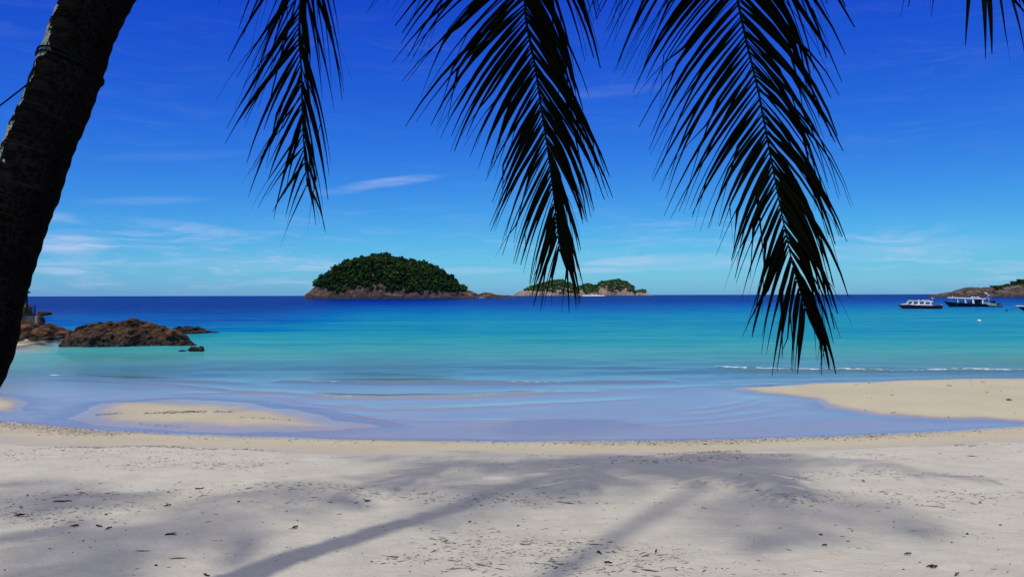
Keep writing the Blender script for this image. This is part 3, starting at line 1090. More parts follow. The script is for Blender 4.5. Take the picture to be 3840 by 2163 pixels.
outcrop('rock_shelf', Z3([(430, 460), (470, 405), (520, 410), (580, 435), (650, 465), (720, 480), (800, 530), (860, 560)]), 1262, 1.2, 110, 60, M_ROCK,
        'sloping dark rock bank between the boulders and the outcrop', 41, 0.13, 1.2)
outcrop('rock_shelf', Z3([(1600, 655), (1660, 625), (1720, 612), (1780, 585), (1840, 572), (1890, 590), (1950, 608), (1980, 622)]), 1302, .5, 90, 40, M_DARKROCK,
        'low wet rock shelf with pale crust at the tip of the outcrop', 45, 0.05, 2.5)


def prock(name, px, py, Y, wpx, hpx, seed, mat, label, depth=1.0, **kw):
    """rock whose centre is photo pixel (px,py) at distance Y, wpx by hpx pixels large"""
    c = at_y(px, py, Y)
    k = Y / F_
    return rock(name, c, (wpx * k * 0.56, wpx * k * 0.5 * depth, hpx * k * 0.58), seed, mat, label, **kw)


B = lambda zx, zy: (40 + zx / 6.596, 1080 + zy / 6.596)
for (zx, zy, w, h, Y, sd, mt, lb) in (
        (560, 930, 290, 120, 42.5, 1, M_BOULDER, 'flat orange brown boulder lying on top of the boulder pile'),
        (340, 1010, 420, 200, 42.0, 2, M_BOULDER, 'long orange boulder nearest the palm trunk, upper row of pile'),
        (820, 1100, 520, 240, 41.0, 3, M_BOULDER, 'largest orange boulder, in the middle of the boulder pile'),
        (1310, 1130, 320, 190, 41.2, 4, M_BOULDER, 'reddish wedge shaped boulder touching the big outcrop'),
        (960, 990, 420, 200, 43.5, 5, M_ROCK, 'dark brown boulder behind the boulder pile'),
        (420, 1130, 260, 120, 41.2, 6, M_BOULDER, 'small brown boulder wedged under the long orange one'),
        (350, 1190, 240, 140, 40.8, 7, M_BOULDER, 'small square boulder low in the boulder pile'),
        (230, 1260, 280, 120, 40.4, 8, M_DARKROCK, 'dark boulder at the sand beside the palm trunk'),
        (620, 1250, 330, 110, 40.2, 9, M_DARKROCK, 'grey slab at the foot of the boulder pile'),
        (900, 1250, 400, 90, 40.0, 10, M_DARKROCK, 'long low grey slab at the water in front of the pile'),
        (1180, 1225, 360, 90, 40.3, 11, M_DARKROCK, 'low wet slab between the pile and the outcrop'),
        (950, 1335, 200, 40, 38.4, 12, M_DARKROCK, 'thin dark stone lying in the shallow edge of the beach'),
        (720, 820, 240, 260, 47.0, 13, M_DARKROCK, 'dark upright rock behind the grey concrete post'),
        (540, 850, 170, 230, 47.5, 14, M_DARKROCK, 'pale brown upright rock under the deck'),
        (420, 530, 230, 230, 62.0, 15, M_BOULDER, 'brown rock behind the deck railing')):
    px, py = B(zx, zy)
    prock('boulder', px, py, Y, w / 6.596, h / 6.596, sd, mt, lb, 1.1)
for (zx, zy, w, h, sd, lb) in ((755, 615, 150, 110, 21, 'left one of the round rocks in the blue water'),
                               (920, 615, 200, 115, 22, 'right one of the round rocks in the blue water'),
                               (760, 650, 330, 60, 23, 'flat base ledge in front of the round rocks in blue water')):
    px, py = B(zx, zy)
    prock('sea_rock', px, py, 92.0, w / 6.596, h / 6.596, sd, M_BOULDER if sd != 23 else M_DARKROCK, lb, group='rocks in the blue water')
ZR = lambda zx, zy: (600 + zx / 9.07, 1180 + zy / 9.07)
for (zx, zy, w, h, sd, lb) in ((1140, 1175, 340, 210, 31, 'larger half of the small black rock pair in the shallows'),
                               (1400, 1180, 260, 200, 32, 'smaller half of the small black rock pair in the shallows'),
                               (780, 1215, 260, 40, 33, 'barely awash black rock left of the small rock pair')):
    px, py = ZR(zx, zy)
    prock('shallows_rock', px, py, 35.2, w / 9.07, h / 9.07, sd, M_DARKROCK, lb, rough=0.22, group='small rocks in the shallows', freq=2.0)

# ------------------------------------------------------------------ deck with railing and concrete post
M_WOOD = plain('weathered_wood', (0.026, 0.019, 0.016), 0.85, 0.15, 0.3, 4.0)
M_CONC = plain('concrete', (0.16, 0.155, 0.15), 0.9, 0.1, 0.2, 6.0)
M_THATCH = plain('thatch', (0.035, 0.028, 0.018), 0.95, 0.05, 0.4, 10.0)


def build_deck():
    Y = 56.0
    k = Y / F_
    o0 = at_y(*B(600, 650), Y)

    def L(zx, zy):
        p = at_y(*B(zx, zy), Y)
        return p.x - o0.x, p.z - o0.z
    t = empty('viewing_deck', o0, R(31))
    tag(t, 'dark wooden deck with railing and roof post half behind the trunk', 'deck')
    xl = -2.4
    for q in range(9):
        y0 = -0.1 + q * 0.27
        MB().box((xl, y0, -0.02), (0.02, y0 + 0.24, 0.05)).build('deck_board', M_WOOD, t)
    MB().box((xl, -0.16, -0.14), (0.04, -0.10, 0.02)).build('edge_beam', M_WOOD, t)
    rx, rz = L(590, 432)
    post = lambda x, y, top, w=0.09: MB().box((x - w / 2, y - w / 2, -0.1), (x + w / 2, y + w / 2, top))
    post(0.0, 0.0, rz).build('railing_post', M_WOOD, t)
    post(0.0, 2.2, rz).build('railing_post', M_WOOD, t)
    post(-1.25, 0.0, rz - 0.06).build('railing_post', M_WOOD, t)
    _, z1 = L(590, 478)
    for zz in (z1, z1 * 0.68, z1 * 0.36):
        MB().box((xl, -0.03, zz - 0.035), (-0.05, 0.03, zz + 0.035)).build('rail', M_WOOD, t)
        MB().box((-0.03, 0.05, zz - 0.035), (0.03, 2.15, zz + 0.035)).build('rail', M_WOOD, t)
    px, pz = L(430, 60)
    MB().box((px - 0.06, 0.25, -0.1), (px + 0.06, 0.37, pz)).build('roof_post', M_WOOD, t)
    ex, ez = L(505, 100)
    zr = ez
    m = MB()
    m.add([(ex, -0.3, zr), (ex, 2.6, zr), (xl - 1.6, 2.6, zr), (xl - 1.6, -0.3, zr), ((ex + xl - 1.6) / 2, 1.15, zr + 1.3),
           (ex, -0.3, zr - 0.07), (ex, 2.6, zr - 0.07), (xl - 1.6, 2.6, zr - 0.07), (xl - 1.6, -0.3, zr - 0.07)],
          [(0, 1, 4), (1, 2, 4), (2, 3, 4), (3, 0, 4), (5, 6, 1, 0), (6, 7, 2, 1), (7, 8, 3, 2), (8, 5, 0, 3), (8, 7, 6, 5)])
    m.build('roof', M_THATCH, t)
    for x, y in ((0.0, 0.1), (xl + .1, 0.1), (0.0, 2.1), (xl + .1, 2.1)):
        g = gz(o0.x + x, o0.y + y)
        MB().box((x - 0.08, y - 0.08, min(-0.4, -o0.z + g - 0.2)), (x + 0.08, y + 0.08, -0.14)).build('stilt', M_WOOD, t)
    # concrete post in front of it
    Y2 = 44.5
    a, c = at_y(*B(612, 690), Y2), at_y(*B(678, 900), Y2)
    w = c.x - a.x
    po = MB().box((-w / 2, -w / 2, 0.0), (w / 2, w / 2, a.z - c.z + 0.6)).build('concrete_post', M_CONC, None, bevel=0.01)
    po.location = ((a.x + c.x) / 2, Y2, c.z - 0.6)
    tag(po, 'short grey concrete post standing among the boulders', 'post')


build_deck()


# ------------------------------------------------------------------ palms
def leaflet_arrays(p, d0, L, w, nrm, grav, rs, kink=True, nseg=6):
    """one leaflet: a folded blade along a drooping line"""
    prof = (0.40, 0.92, 1.0, 0.88, 0.66, 0.45, 0.20)
    vs = []
    d = d0.normalized()
    tw = rs.gauss(0, 0.55)
    kk = rs.randint(3, 5) if (kink and rs.random() < 0.38) else 99
    pos = p.copy()
    for j in range(nseg + 1):
        sd = d.cross(nrm)
        if sd.length < 1e-3:
            sd = d.cross(Vector((1, 0, 0)))
        sd.normalize()
        sd = Matrix.Rotation(tw + 0.15 * j * (1 if tw > 0 else -1), 3, d) @ sd
        up = sd.cross(d)
        ww = w * prof[j] * 0.5 * (0.55 if j >= kk else 1.0)
        vs += [pos - sd * ww - up * ww * 0.45, pos.copy(), pos + sd * ww - up * ww * 0.45]
        d = (d + Vector((0, 0, -1)) * grav * (j + 1) / nseg).normalized()
        if j == kk - 1:
            d = (d + Vector((rs.gauss(0, .25), rs.gauss(0, .2), -rs.uniform(.1, .5)))).normalized()
        pos = pos + d * (L / nseg)
    fs = []
    for j in range(nseg):
        o = j * 3
        fs += [(o, o + 1, o + 4, o + 3), (o + 1, o + 2, o + 5, o + 4)]
    return vs, fs


def in_frame(vs):
    for v in vs[1::3]:
        q = to_px(v)
        if q and -20 < q[0] < W_ + 20 and -20 < q[1] < H_ + 20:
            return True
    return False


SEEN = []


def make_frond(root, inv, ctrl, n_side, lens, angs_l, angs_r, nrm, seed, width=0.052, grav=(0.10, 0.22), hero=False, start=0.16, r0=0.026, ragged=0.0, cull=True, label=None, wide=1.0):
    rs = random.Random(seed)
    P, total = spline(ctrl, 60)
    rad = [r0 * (1 - 0.86 * (i / 59)) for i in range(60)]
    vs, fs = tube_arrays(P, rad, 6)
    me = bpy.data.meshes.new('frond')
    me.from_pydata([tuple(v) for v in vs], [], fs)
    me.polygons.foreach_set('use_smooth', [True] * len(me.polygons))
    fr = obj('frond', me, M_RACHIS, root, inv)
    if label:
        fr['label'] = label
    sv, sf = [], []
    tl = [q[0] for q in lens]
    ll = [q[1] for q in lens]
    for i in range(n_side):
        for side in (-1, 1):
            t = start + (1.0 - start) * (i + 0.5 + rs.uniform(-.25, .25)) / n_side
            t = min(0.998, t)
            f = t * 59
            a = int(min(58, f))
            p = P[a].lerp(P[a + 1], f - a)
            T = (P[min(59, a + 2)] - P[max(0, a - 1)]).normalized()
            N = nrm(t) if callable(nrm) else nrm
            S = T.cross(N).normalized() * -side
            cl = mn.noise(Vector((t * 26, side * 5.0, seed * 0.37)))
            cl2 = mn.noise(Vector((t * 9, side * 7.0 + 3, seed * 0.71)))
            ang = R(6 * cl + np.interp(t, [0, .3, .6, .8, 1], angs_l if side < 0 else angs_r) + rs.gauss(0, 2.2 + 6 * ragged))
            L = float(np.interp(t, tl, ll)) * rs.uniform(0.90 - 0.3 * ragged, 1.06) * (1 + 0.30 * cl2)
            if ragged and rs.random() < 0.16:
                continue
            d0 = T * math.cos(ang) + S * math.sin(ang) + N * rs.gauss(0, 0.10 + 0.12 * ragged)
            g = (grav[0] if side < 0 else grav[1]) * rs.uniform(.6, 1.4)
            d0 = d0 + S * 0.18
            lv, lf = leaflet_arrays(p + S * 0.004, d0, L, width * (wide if side > 0 else 1.0) * rs.uniform(.75, 1.15) * (0.55 + 0.45 * min(1, L / 0.8)), N, g, rs)
            seen = in_frame(lv)
            if hero and seen:
                SEEN.append((L, lv, lf, fr))
            elif seen and cull:
                continue
            else:
                o = len(sv)
                sv += [tuple(v) for v in lv]
                sf += [tuple(x + o for x in q) for q in lf]
    if sv:
        lm = bpy.data.meshes.new('leaflets')
        lm.from_pydata(sv, [], sf)
        lo = obj('leaflets', lm, M_LEAF, fr)
        lo['kind'] = 'stuff'
    return fr


def make_trunk(root, inv, ctrl, radii, seed, fine=True):
    n = 300 if fine else 90
    k = 40 if fine else 14
    P, total = spline(ctrl, n)
    rt = np.interp(np.linspace(0, 1, n), np.linspace(0, 1, len(radii)), radii)
    vs = np.zeros((n * k, 3))
    al, ar, fl = np.zeros(n * k), np.zeros(n * k), np.zeros(n * k)
    for i in range(n):
        t = (P[min(i + 1, n - 1)] - P[max(i - 1, 0)]).normalized()
        a = t.cross(Vector((0, 1, 0))).normalized()
        b2 = t.cross(a)
        s = total * i / (n - 1)
        ringv = 0.5 + 0.5 * math.sin(s * 2 * math.pi / 0.075 + 1.6 * mn.noise(Vector((seed, s * 3, 0))))
        for j in range(k):
            th = 2 * math.pi * j / k
            dv = a * math.cos(th) + b2 * math.sin(th)
            q = Vector((dv.x * 1.3, dv.y * 1.3, s * 1.8 + seed))
            r = rt[i] * (1 + 0.032 * ringv + 0.050 * mn.noise(q) + 0.020 * mn.noise(q * 3.3) + 0.010 * mn.noise(q * 9))
            vs[i * k + j] = P[i] + dv * r
            al[i * k + j] = s
            ar[i * k + j] = math.sin(th) * 0.5 * rt[i] * 2 + math.cos(th) * 0.02
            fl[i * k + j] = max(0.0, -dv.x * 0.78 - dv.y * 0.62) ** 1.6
    i = np.arange(n - 1)[:, None]
    j = np.arange(k)[None, :]
    a = i * k + j
    b3 = i * k + (j + 1) % k
    f = np.stack([a, b3, b3 + k, a + k], axis=-1).reshape(-1, 4)
    me = mesh_np('trunk', vs, f, True)
    attr(me, 'along', al)
    attr(me, 'around', ar)
    attr(me, 'flank', fl)
    return obj('trunk', me, M_BARK, root, inv), P


def crown_frond_ctrl(C, az, el, L, droop):
    """control points of a frond that leaves the crown at C and arches over"""
    h = Vector((math.sin(az), math.cos(az), 0))
    pts = []
    p = C + h * 0.05
    e = el
    for k in range(6):
        pts.append(p.copy())
        p = p + (h * math.cos(e) + Vector((0, 0, 1)) * math.sin(e)) * (L / 5)
        e -= droop * (k + 1) / 3.0
    return pts


def fill_crown(root, inv, C, fronds, seed, cull=True):
    rs = random.Random(seed)
    for az, el, L, dr in fronds:
        ct = crown_frond_ctrl(C, R(az), R(el), L, dr)
        h = Vector((math.sin(R(az)), math.cos(R(az)), 0))

        def nrm(t, h=h, el=el, dr=dr):
            e = R(el) - dr * 3.2 * t * t
            return (Vector((0, 0, 1)) * math.cos(e) - h * math.sin(e)).normalized()
        make_frond(root, inv, ct, 34, [(0, .5), (.25, .95), (.5, 1.0), (.8, .75), (1, .35)], [62, 58, 50, 42, 25], [62, 58, 50, 42, 25], nrm, rs.randint(1, 99999),
                   width=0.048, grav=(0.34, 0.34), cull=cull)


# --- the leaning palm at the left edge, its fronds hanging into the picture
tp = [(370, 0, 3.42), (270, 241, 3.36), (204, 419, 3.32), (154, 529, 3.30), (98, 702, 3.27), (60, 794, 3.26), (-44, 1119, 3.22), (-130, 1412, 3.16)]
tctrl = [at_y(x, y, d) for x, y, d in tp]
g0 = tctrl[-1]
base = Vector((g0.x - 0.50, 2.95, 0))
base.z = gz(base.x, base.y)
CROWN = Vector((-0.72, 4.45, 6.5))
low = [base - Vector((0, 0, 0.25)), base + Vector((0.10, 0.04, 0.35))]
tpath = low + tctrl[::-1] + [Vector((-1.42, 3.72, 4.7)), Vector((-1.0, 4.12, 5.7)), CROWN]
palm = empty('palm_tree', base)
inv = Matrix.Translation(-base)
tag(palm, 'leaning coconut palm with dark trunk at left and fronds hanging overhead', 'palm tree')
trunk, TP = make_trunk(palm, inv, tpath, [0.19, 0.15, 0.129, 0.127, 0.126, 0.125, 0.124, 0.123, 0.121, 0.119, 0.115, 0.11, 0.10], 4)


def hero(pxpts, Y, mids, **kw):
    """frond whose hanging part follows the photo pixels at distance Y, reached from the crown over `mids`"""
    ctrl = [CROWN + Vector((0.05, 0.08, 0))] + [Vector(m) for m in mids] + [at_y(x, y, Y if not isinstance(Y, tuple) else Y[0] + (Y[1] - Y[0]) * i / (len(pxpts) - 1)) for i, (x, y) in enumerate(pxpts)]
    return make_frond(palm, inv, ctrl, hero=True, **kw)


FACE = Vector((0.05, -0.95, 0.25)).normalized()
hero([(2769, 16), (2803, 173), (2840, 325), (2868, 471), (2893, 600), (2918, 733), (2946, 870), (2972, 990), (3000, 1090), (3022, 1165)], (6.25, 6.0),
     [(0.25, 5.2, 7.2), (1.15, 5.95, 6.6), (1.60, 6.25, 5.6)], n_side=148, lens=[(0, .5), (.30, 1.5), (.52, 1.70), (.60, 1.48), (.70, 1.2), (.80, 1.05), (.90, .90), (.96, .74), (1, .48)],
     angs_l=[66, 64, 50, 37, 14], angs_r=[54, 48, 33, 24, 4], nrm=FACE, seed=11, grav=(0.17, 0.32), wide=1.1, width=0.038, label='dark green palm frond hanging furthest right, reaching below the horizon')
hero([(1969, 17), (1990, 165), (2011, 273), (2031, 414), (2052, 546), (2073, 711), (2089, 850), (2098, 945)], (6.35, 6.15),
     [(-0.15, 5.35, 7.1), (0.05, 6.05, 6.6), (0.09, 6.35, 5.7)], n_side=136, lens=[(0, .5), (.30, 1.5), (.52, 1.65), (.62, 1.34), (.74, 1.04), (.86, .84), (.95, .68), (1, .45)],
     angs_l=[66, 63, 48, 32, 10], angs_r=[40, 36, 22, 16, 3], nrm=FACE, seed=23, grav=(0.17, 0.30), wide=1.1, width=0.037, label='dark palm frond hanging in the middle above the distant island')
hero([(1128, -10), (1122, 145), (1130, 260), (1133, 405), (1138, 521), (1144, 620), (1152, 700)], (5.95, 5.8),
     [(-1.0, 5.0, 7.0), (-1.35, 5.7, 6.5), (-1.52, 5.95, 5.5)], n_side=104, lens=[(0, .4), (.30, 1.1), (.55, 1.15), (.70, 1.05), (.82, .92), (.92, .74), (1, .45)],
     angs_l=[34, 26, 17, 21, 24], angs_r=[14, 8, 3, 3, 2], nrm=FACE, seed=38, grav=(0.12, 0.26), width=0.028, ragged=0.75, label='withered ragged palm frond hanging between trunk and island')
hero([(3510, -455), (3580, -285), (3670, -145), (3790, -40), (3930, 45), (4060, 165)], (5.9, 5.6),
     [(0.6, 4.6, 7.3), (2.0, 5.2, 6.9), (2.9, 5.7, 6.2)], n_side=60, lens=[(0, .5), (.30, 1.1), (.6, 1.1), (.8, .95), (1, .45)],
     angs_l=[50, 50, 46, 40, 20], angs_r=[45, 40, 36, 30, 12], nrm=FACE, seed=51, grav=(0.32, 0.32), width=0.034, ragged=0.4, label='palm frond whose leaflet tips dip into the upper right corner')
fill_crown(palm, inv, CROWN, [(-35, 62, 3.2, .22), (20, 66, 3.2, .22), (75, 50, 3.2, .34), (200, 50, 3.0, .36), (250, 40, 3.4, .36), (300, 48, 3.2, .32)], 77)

# the 300 largest leaflets in view are single objects, the small rest is joined frond by frond
SEEN.sort(key=lambda q: -q[0])
for L, lv, lf, fr in SEEN[:300]:
    lm = bpy.data.meshes.new('leaflet')
    lm.from_pydata([tuple(v) for v in lv], [], lf)
    obj('leaflet', lm, M_LEAF, fr)
rest = {}
for L, lv, lf, fr in SEEN[300:]:
    rest.setdefault(fr.name, (fr, MB()))[1].add(lv, lf)
for fr, m in rest.values():
    m.build('small_leaflets', M_LEAF, fr)['kind'] = 'stuff'

# --- two taller palms behind the camera: their shadows lie across the sand in view
def back_palm(base, crown, mid, label, n, seed, L=3.7, bare=None):
    b0 = Vector((base[0], base[1], 0))
    b0.z = gz(*base)
    C = Vector(crown)
    t = empty('palm_tree', b0)
    iv = Matrix.Translation(-b0)
    tag(t, label, 'palm tree')
    make_trunk(t, iv, [b0 - Vector((0, 0, .2)), b0 + Vector((0.05, 0.05, 0.6)), Vector(mid), C], [.15, .08, .075, .07], seed, False)
    rs = random.Random(seed)
    fr = []
    for k in range(n):
        az = 360 * k / n * 2.618 + rs.uniform(-12, 12)
        if bare and bare[0] < az % 360 < bare[1]:
            continue
        fr.append((az % 360, rs.choice((68, 48, 30, 10, -12)) + rs.uniform(-8, 8), L * rs.uniform(.88, 1.08), rs.uniform(.30, .44)))
    fill_crown(t, iv, C, fr, seed, True)
    return t


back_palm((-2.2, -0.85), (0.30, 2.05, 10.3), (-1.35, 0.4, 5.2), 'tall palm behind the viewpoint whose trunk shadow crosses the right foreground', 7, 201, 2.4, (60, 125))
back_palm((-5.6, -1.6), (-4.5, 1.35, 9.0), (-5.4, -0.3, 5.0), 'tall palm behind the viewpoint shading the left foreground and the leaning trunk', 7, 305, 2.7)

# --- rope round the trunk
def build_rope():
    m = plain('dark_rope', (0.003, 0.006, 0.0045), 0.95, 0.02)
    i0 = min(range(len(TP)), key=lambda i: (lambda q: abs(q[1] - 248) if q else 1e9)(to_px(TP[i])))
    c = TP[i0]
    ax = (TP[i0 + 3] - TP[i0 - 3]).normalized()
    a = ax.cross(Vector((0, 1, 0))).normalized()
    b2 = ax.cross(a)
    mb = MB()
    for k, (dz, tilt) in enumerate(((0.0, 0.020), (-0.012, 0.012))):
        pts = [c + ax * (dz + tilt * math.sin(2 * math.pi * j / 48 + 0.4)) + (a * math.cos(2 * math.pi * j / 48) + b2 * math.sin(2 * math.pi * j / 48)) * 0.1325 for j in range(49)]
        mb.tube(pts, 0.0042, 6)
    s = at_y(118, 305, 3.45)
    e = at_y(-420, 610, 3.9)
    mb.tube([s.lerp(e, q / 12) - Vector((0, 0, 0.05 * math.sin(math.pi * q / 12))) for q in range(13)], 0.0035, 6)
    o = mb.build('rope', m)
    tag(o, 'dark thin rope tied round the palm trunk and running off left', 'rope')


build_rope()

# ------------------------------------------------------------------ boats
M_WHITE = plain('white_paint', (0.78, 0.78, 0.76), 0.35, 0.5, 0.04)
M_RED = plain('dark_red_paint', (0.26, 0.013, 0.010), 0.4, 0.4, 0.25, 2.0)
M_MAROON = plain('maroon_black_paint', (0.020, 0.006, 0.005), 0.4, 0.4, 0.35, 1.5)
M_BLACK = plain('black_paint', (0.008, 0.008, 0.009), 0.45, 0.3)
M_PALE = plain('pale_grey_green_paint', (0.30, 0.36, 0.33), 0.5, 0.4)
M_GLASS = plain('tinted_window', (0.030, 0.060, 0.075), 0.08, 0.8, 0.2, 3.0)
M_STEEL = plain('grey_metal', (0.35, 0.36, 0.38), 0.35, 0.5, 0.1, 6.0, 0.6)
M_REDCLOTH = plain('red_cloth', (0.42, 0.02, 0.03), 0.8, 0.1)
M_SEAT = plain('seat_vinyl', (0.05, 0.055, 0.07), 0.6, 0.3)
M_FLAGW = plain('white_cloth', (0.7, 0.68, 0.66), 0.8, 0.1)
M_NAVY = plain('navy_cloth', (0.015, 0.02, 0.06), 0.8, 0.1)
M_ORANGE = plain('orange_float', (0.45, 0.10, 0.03), 0.5, 0.3)


def hull(stations, name, mat, parent, flare=0.72, keel=-0.25):
    """stations: x, half width, waterline offset of the stem, sheer height; open top"""
    vs, fs = [], []
    for x, w, xk, zs, zk in stations:
        ring = [(x, -w, zs), (x * 0.5 + xk * 0.5, -w * (0.5 + flare / 2), zs * 0.45 + zk * 0.55 * 0.2), (xk, -w * flare * 0.86, zk * 0.35), (xk, 0, zk),
                (xk, w * flare * 0.86, zk * 0.35), (x * 0.5 + xk * 0.5, w * (0.5 + flare / 2), zs * 0.45 + zk * 0.55 * 0.2), (x, w, zs)]
        vs += ring
    n = 7
    for i in range(len(stations) - 1):
        for j in range(n - 1):
            fs.append((i * n + j, i * n + j + 1, (i + 1) * n + j + 1, (i + 1) * n + j))
    e = (len(stations) - 1) * n
    fs.append(tuple(e + j for j in range(n)))
    # inner floor a little under the sheer
    o = len(vs)
    for x, w, xk, zs, zk in stations:
        vs += [(x, -w * 0.97, zs - 0.10), (x, w * 0.97, zs - 0.10)]
    for i in range(len(stations) - 1):
        fs.append((o + i * 2, o + i * 2 + 1, o + i * 2 + 3, o + i * 2 + 2))
    m = MB()
    m.add(vs, fs)
    return m.build(name, mat, parent, True)


def strip_along(stations, dz0, dz1, out, name, mat, parent):
    m = MB()
    for sgn in (-1, 1):
        vs = []
        for x, w, xk, zs, zk in stations:
            vs += [(x, sgn * (w + out), zs + dz0), (x, sgn * (w + out), zs + dz1), (x, sgn * (w - 0.03), zs + dz1), (x, sgn * (w - 0.03), zs + dz0)]
        fs = []
        for i in range(len(stations) - 1):
            for j in range(4):
                fs.append((i * 4 + j, i * 4 + (j + 1) % 4, (i + 1) * 4 + (j + 1) % 4, (i + 1) * 4 + j))
        m.add(vs, fs)
    return m.build(name, mat, parent)


def outboard(parent, x, y, z, s=1.0, tilt=0.0, cowl=None):
    """engine: cowl, mid section, propeller leg"""
    ca, sa = math.cos(tilt), math.sin(tilt)

    def rot(p):
        return (x + p[0] * ca + p[2] * sa, y + p[1], z - p[0] * sa + p[2] * ca)
    m = MB()
    m.ball((0, 0, 0), 1.0, 10, 6)
    m.v = [rot((px * 0.26 * s, py * 0.17 * s, pz * 0.20 * s + 0.22 * s)) for px, py, pz in m.v]
    o = m.build('outboard_motor', cowl or M_BLACK, parent, True)
    m = MB().box((-0.07 * s, -0.06 * s, -0.55 * s), (0.09 * s, 0.06 * s, 0.12 * s))
    m.box((-0.12 * s, -0.02 * s, -0.62 * s), (0.20 * s, 0.02 * s, -0.56 * s))
    m.v = [rot(p) for p in m.v]
    m.build('motor_leg', M_STEEL, o)
    m = MB()
    for k in range(3):
        a = k * 2.094
        m.add([(0.16 * s, 0.02 * math.cos(a), -0.5 * s), (0.16 * s, 0.12 * s * math.cos(a + .3), -0.5 * s + 0.12 * s * math.sin(a + .3)), (0.20 * s, 0.12 * s * math.cos(a - .3), -0.5 * s + 0.12 * s * math.sin(a - .3))], [(0, 1, 2)])
    m.v = [rot(p) for p in m.v]
    m.build('propeller', M_STEEL, o)
    return o


def flag(parent, foot, pole_h, lean, w, h, mats, droop=0.4):
    top = (foot[0] + lean, foot[1], foot[2] + pole_h)
    p = MB().tube([foot, top], 0.012, 6).build('flagpole', M_WHITE, parent)
    for q, mt in enumerate(mats):
        z0, z1 = top[2] - h * q / len(mats), top[2] - h * (q + 1) / len(mats) + 0.002
        vs, fs = [], []
        for k in range(7):
            u = k / 6
            xx = top[0] + u * w
            yy = foot[1] + 0.05 * math.sin(u * 7)
            vs += [(xx, yy, z0 - droop * u * w), (xx, yy, z1 - droop * u * w), (xx, yy + .004, z0 - droop * u * w), (xx, yy + .004, z1 - droop * u * w)]
        for k in range(6):
            o = k * 4
            fs += [(o, o + 1, o + 5, o + 4), (o + 2, o + 6, o + 7, o + 3), (o, o + 4, o + 6, o + 2), (o + 1, o + 3, o + 7, o + 5)]
        MB().add(vs, fs).build('flag', mt, p)
    return p


def window_panel(parent, quad, yface, sgn, mat_frame, mat_pane):
    """quad: four (x,z) corners; frame ring plus recessed pane on the side wall at y = yface"""
    cx = sum(p[0] for p in quad) / 4
    cz = sum(p[1] for p in quad) / 4
    inn = [(cx + (x - cx) * 0.80, cz + (z - cz) * 0.74) for x, z in quad]
    y0, y1 = yface, yface + sgn * 0.012
    vs = [(x, y1, z) for x, z in quad] + [(x, y1, z) for x, z in inn] + [(x, y0, z) for x, z in quad] + [(x, y0, z) for x, z in inn]
    fs = []
    for k in range(4):
        j = (k + 1) % 4
        fs += [(k, j, 4 + j, 4 + k), (8 + k, 8 + j, j, k), (4 + k, 4 + j, 12 + j, 12 + k)]
    w = MB().add(vs, fs).build('window', mat_frame, parent)
    MB().add([(x, yface + sgn * 0.004, z) for x, z in inn], [(0, 1, 2, 3)]).build('pane', mat_pane, w)
    return w


YAW = R(-24)


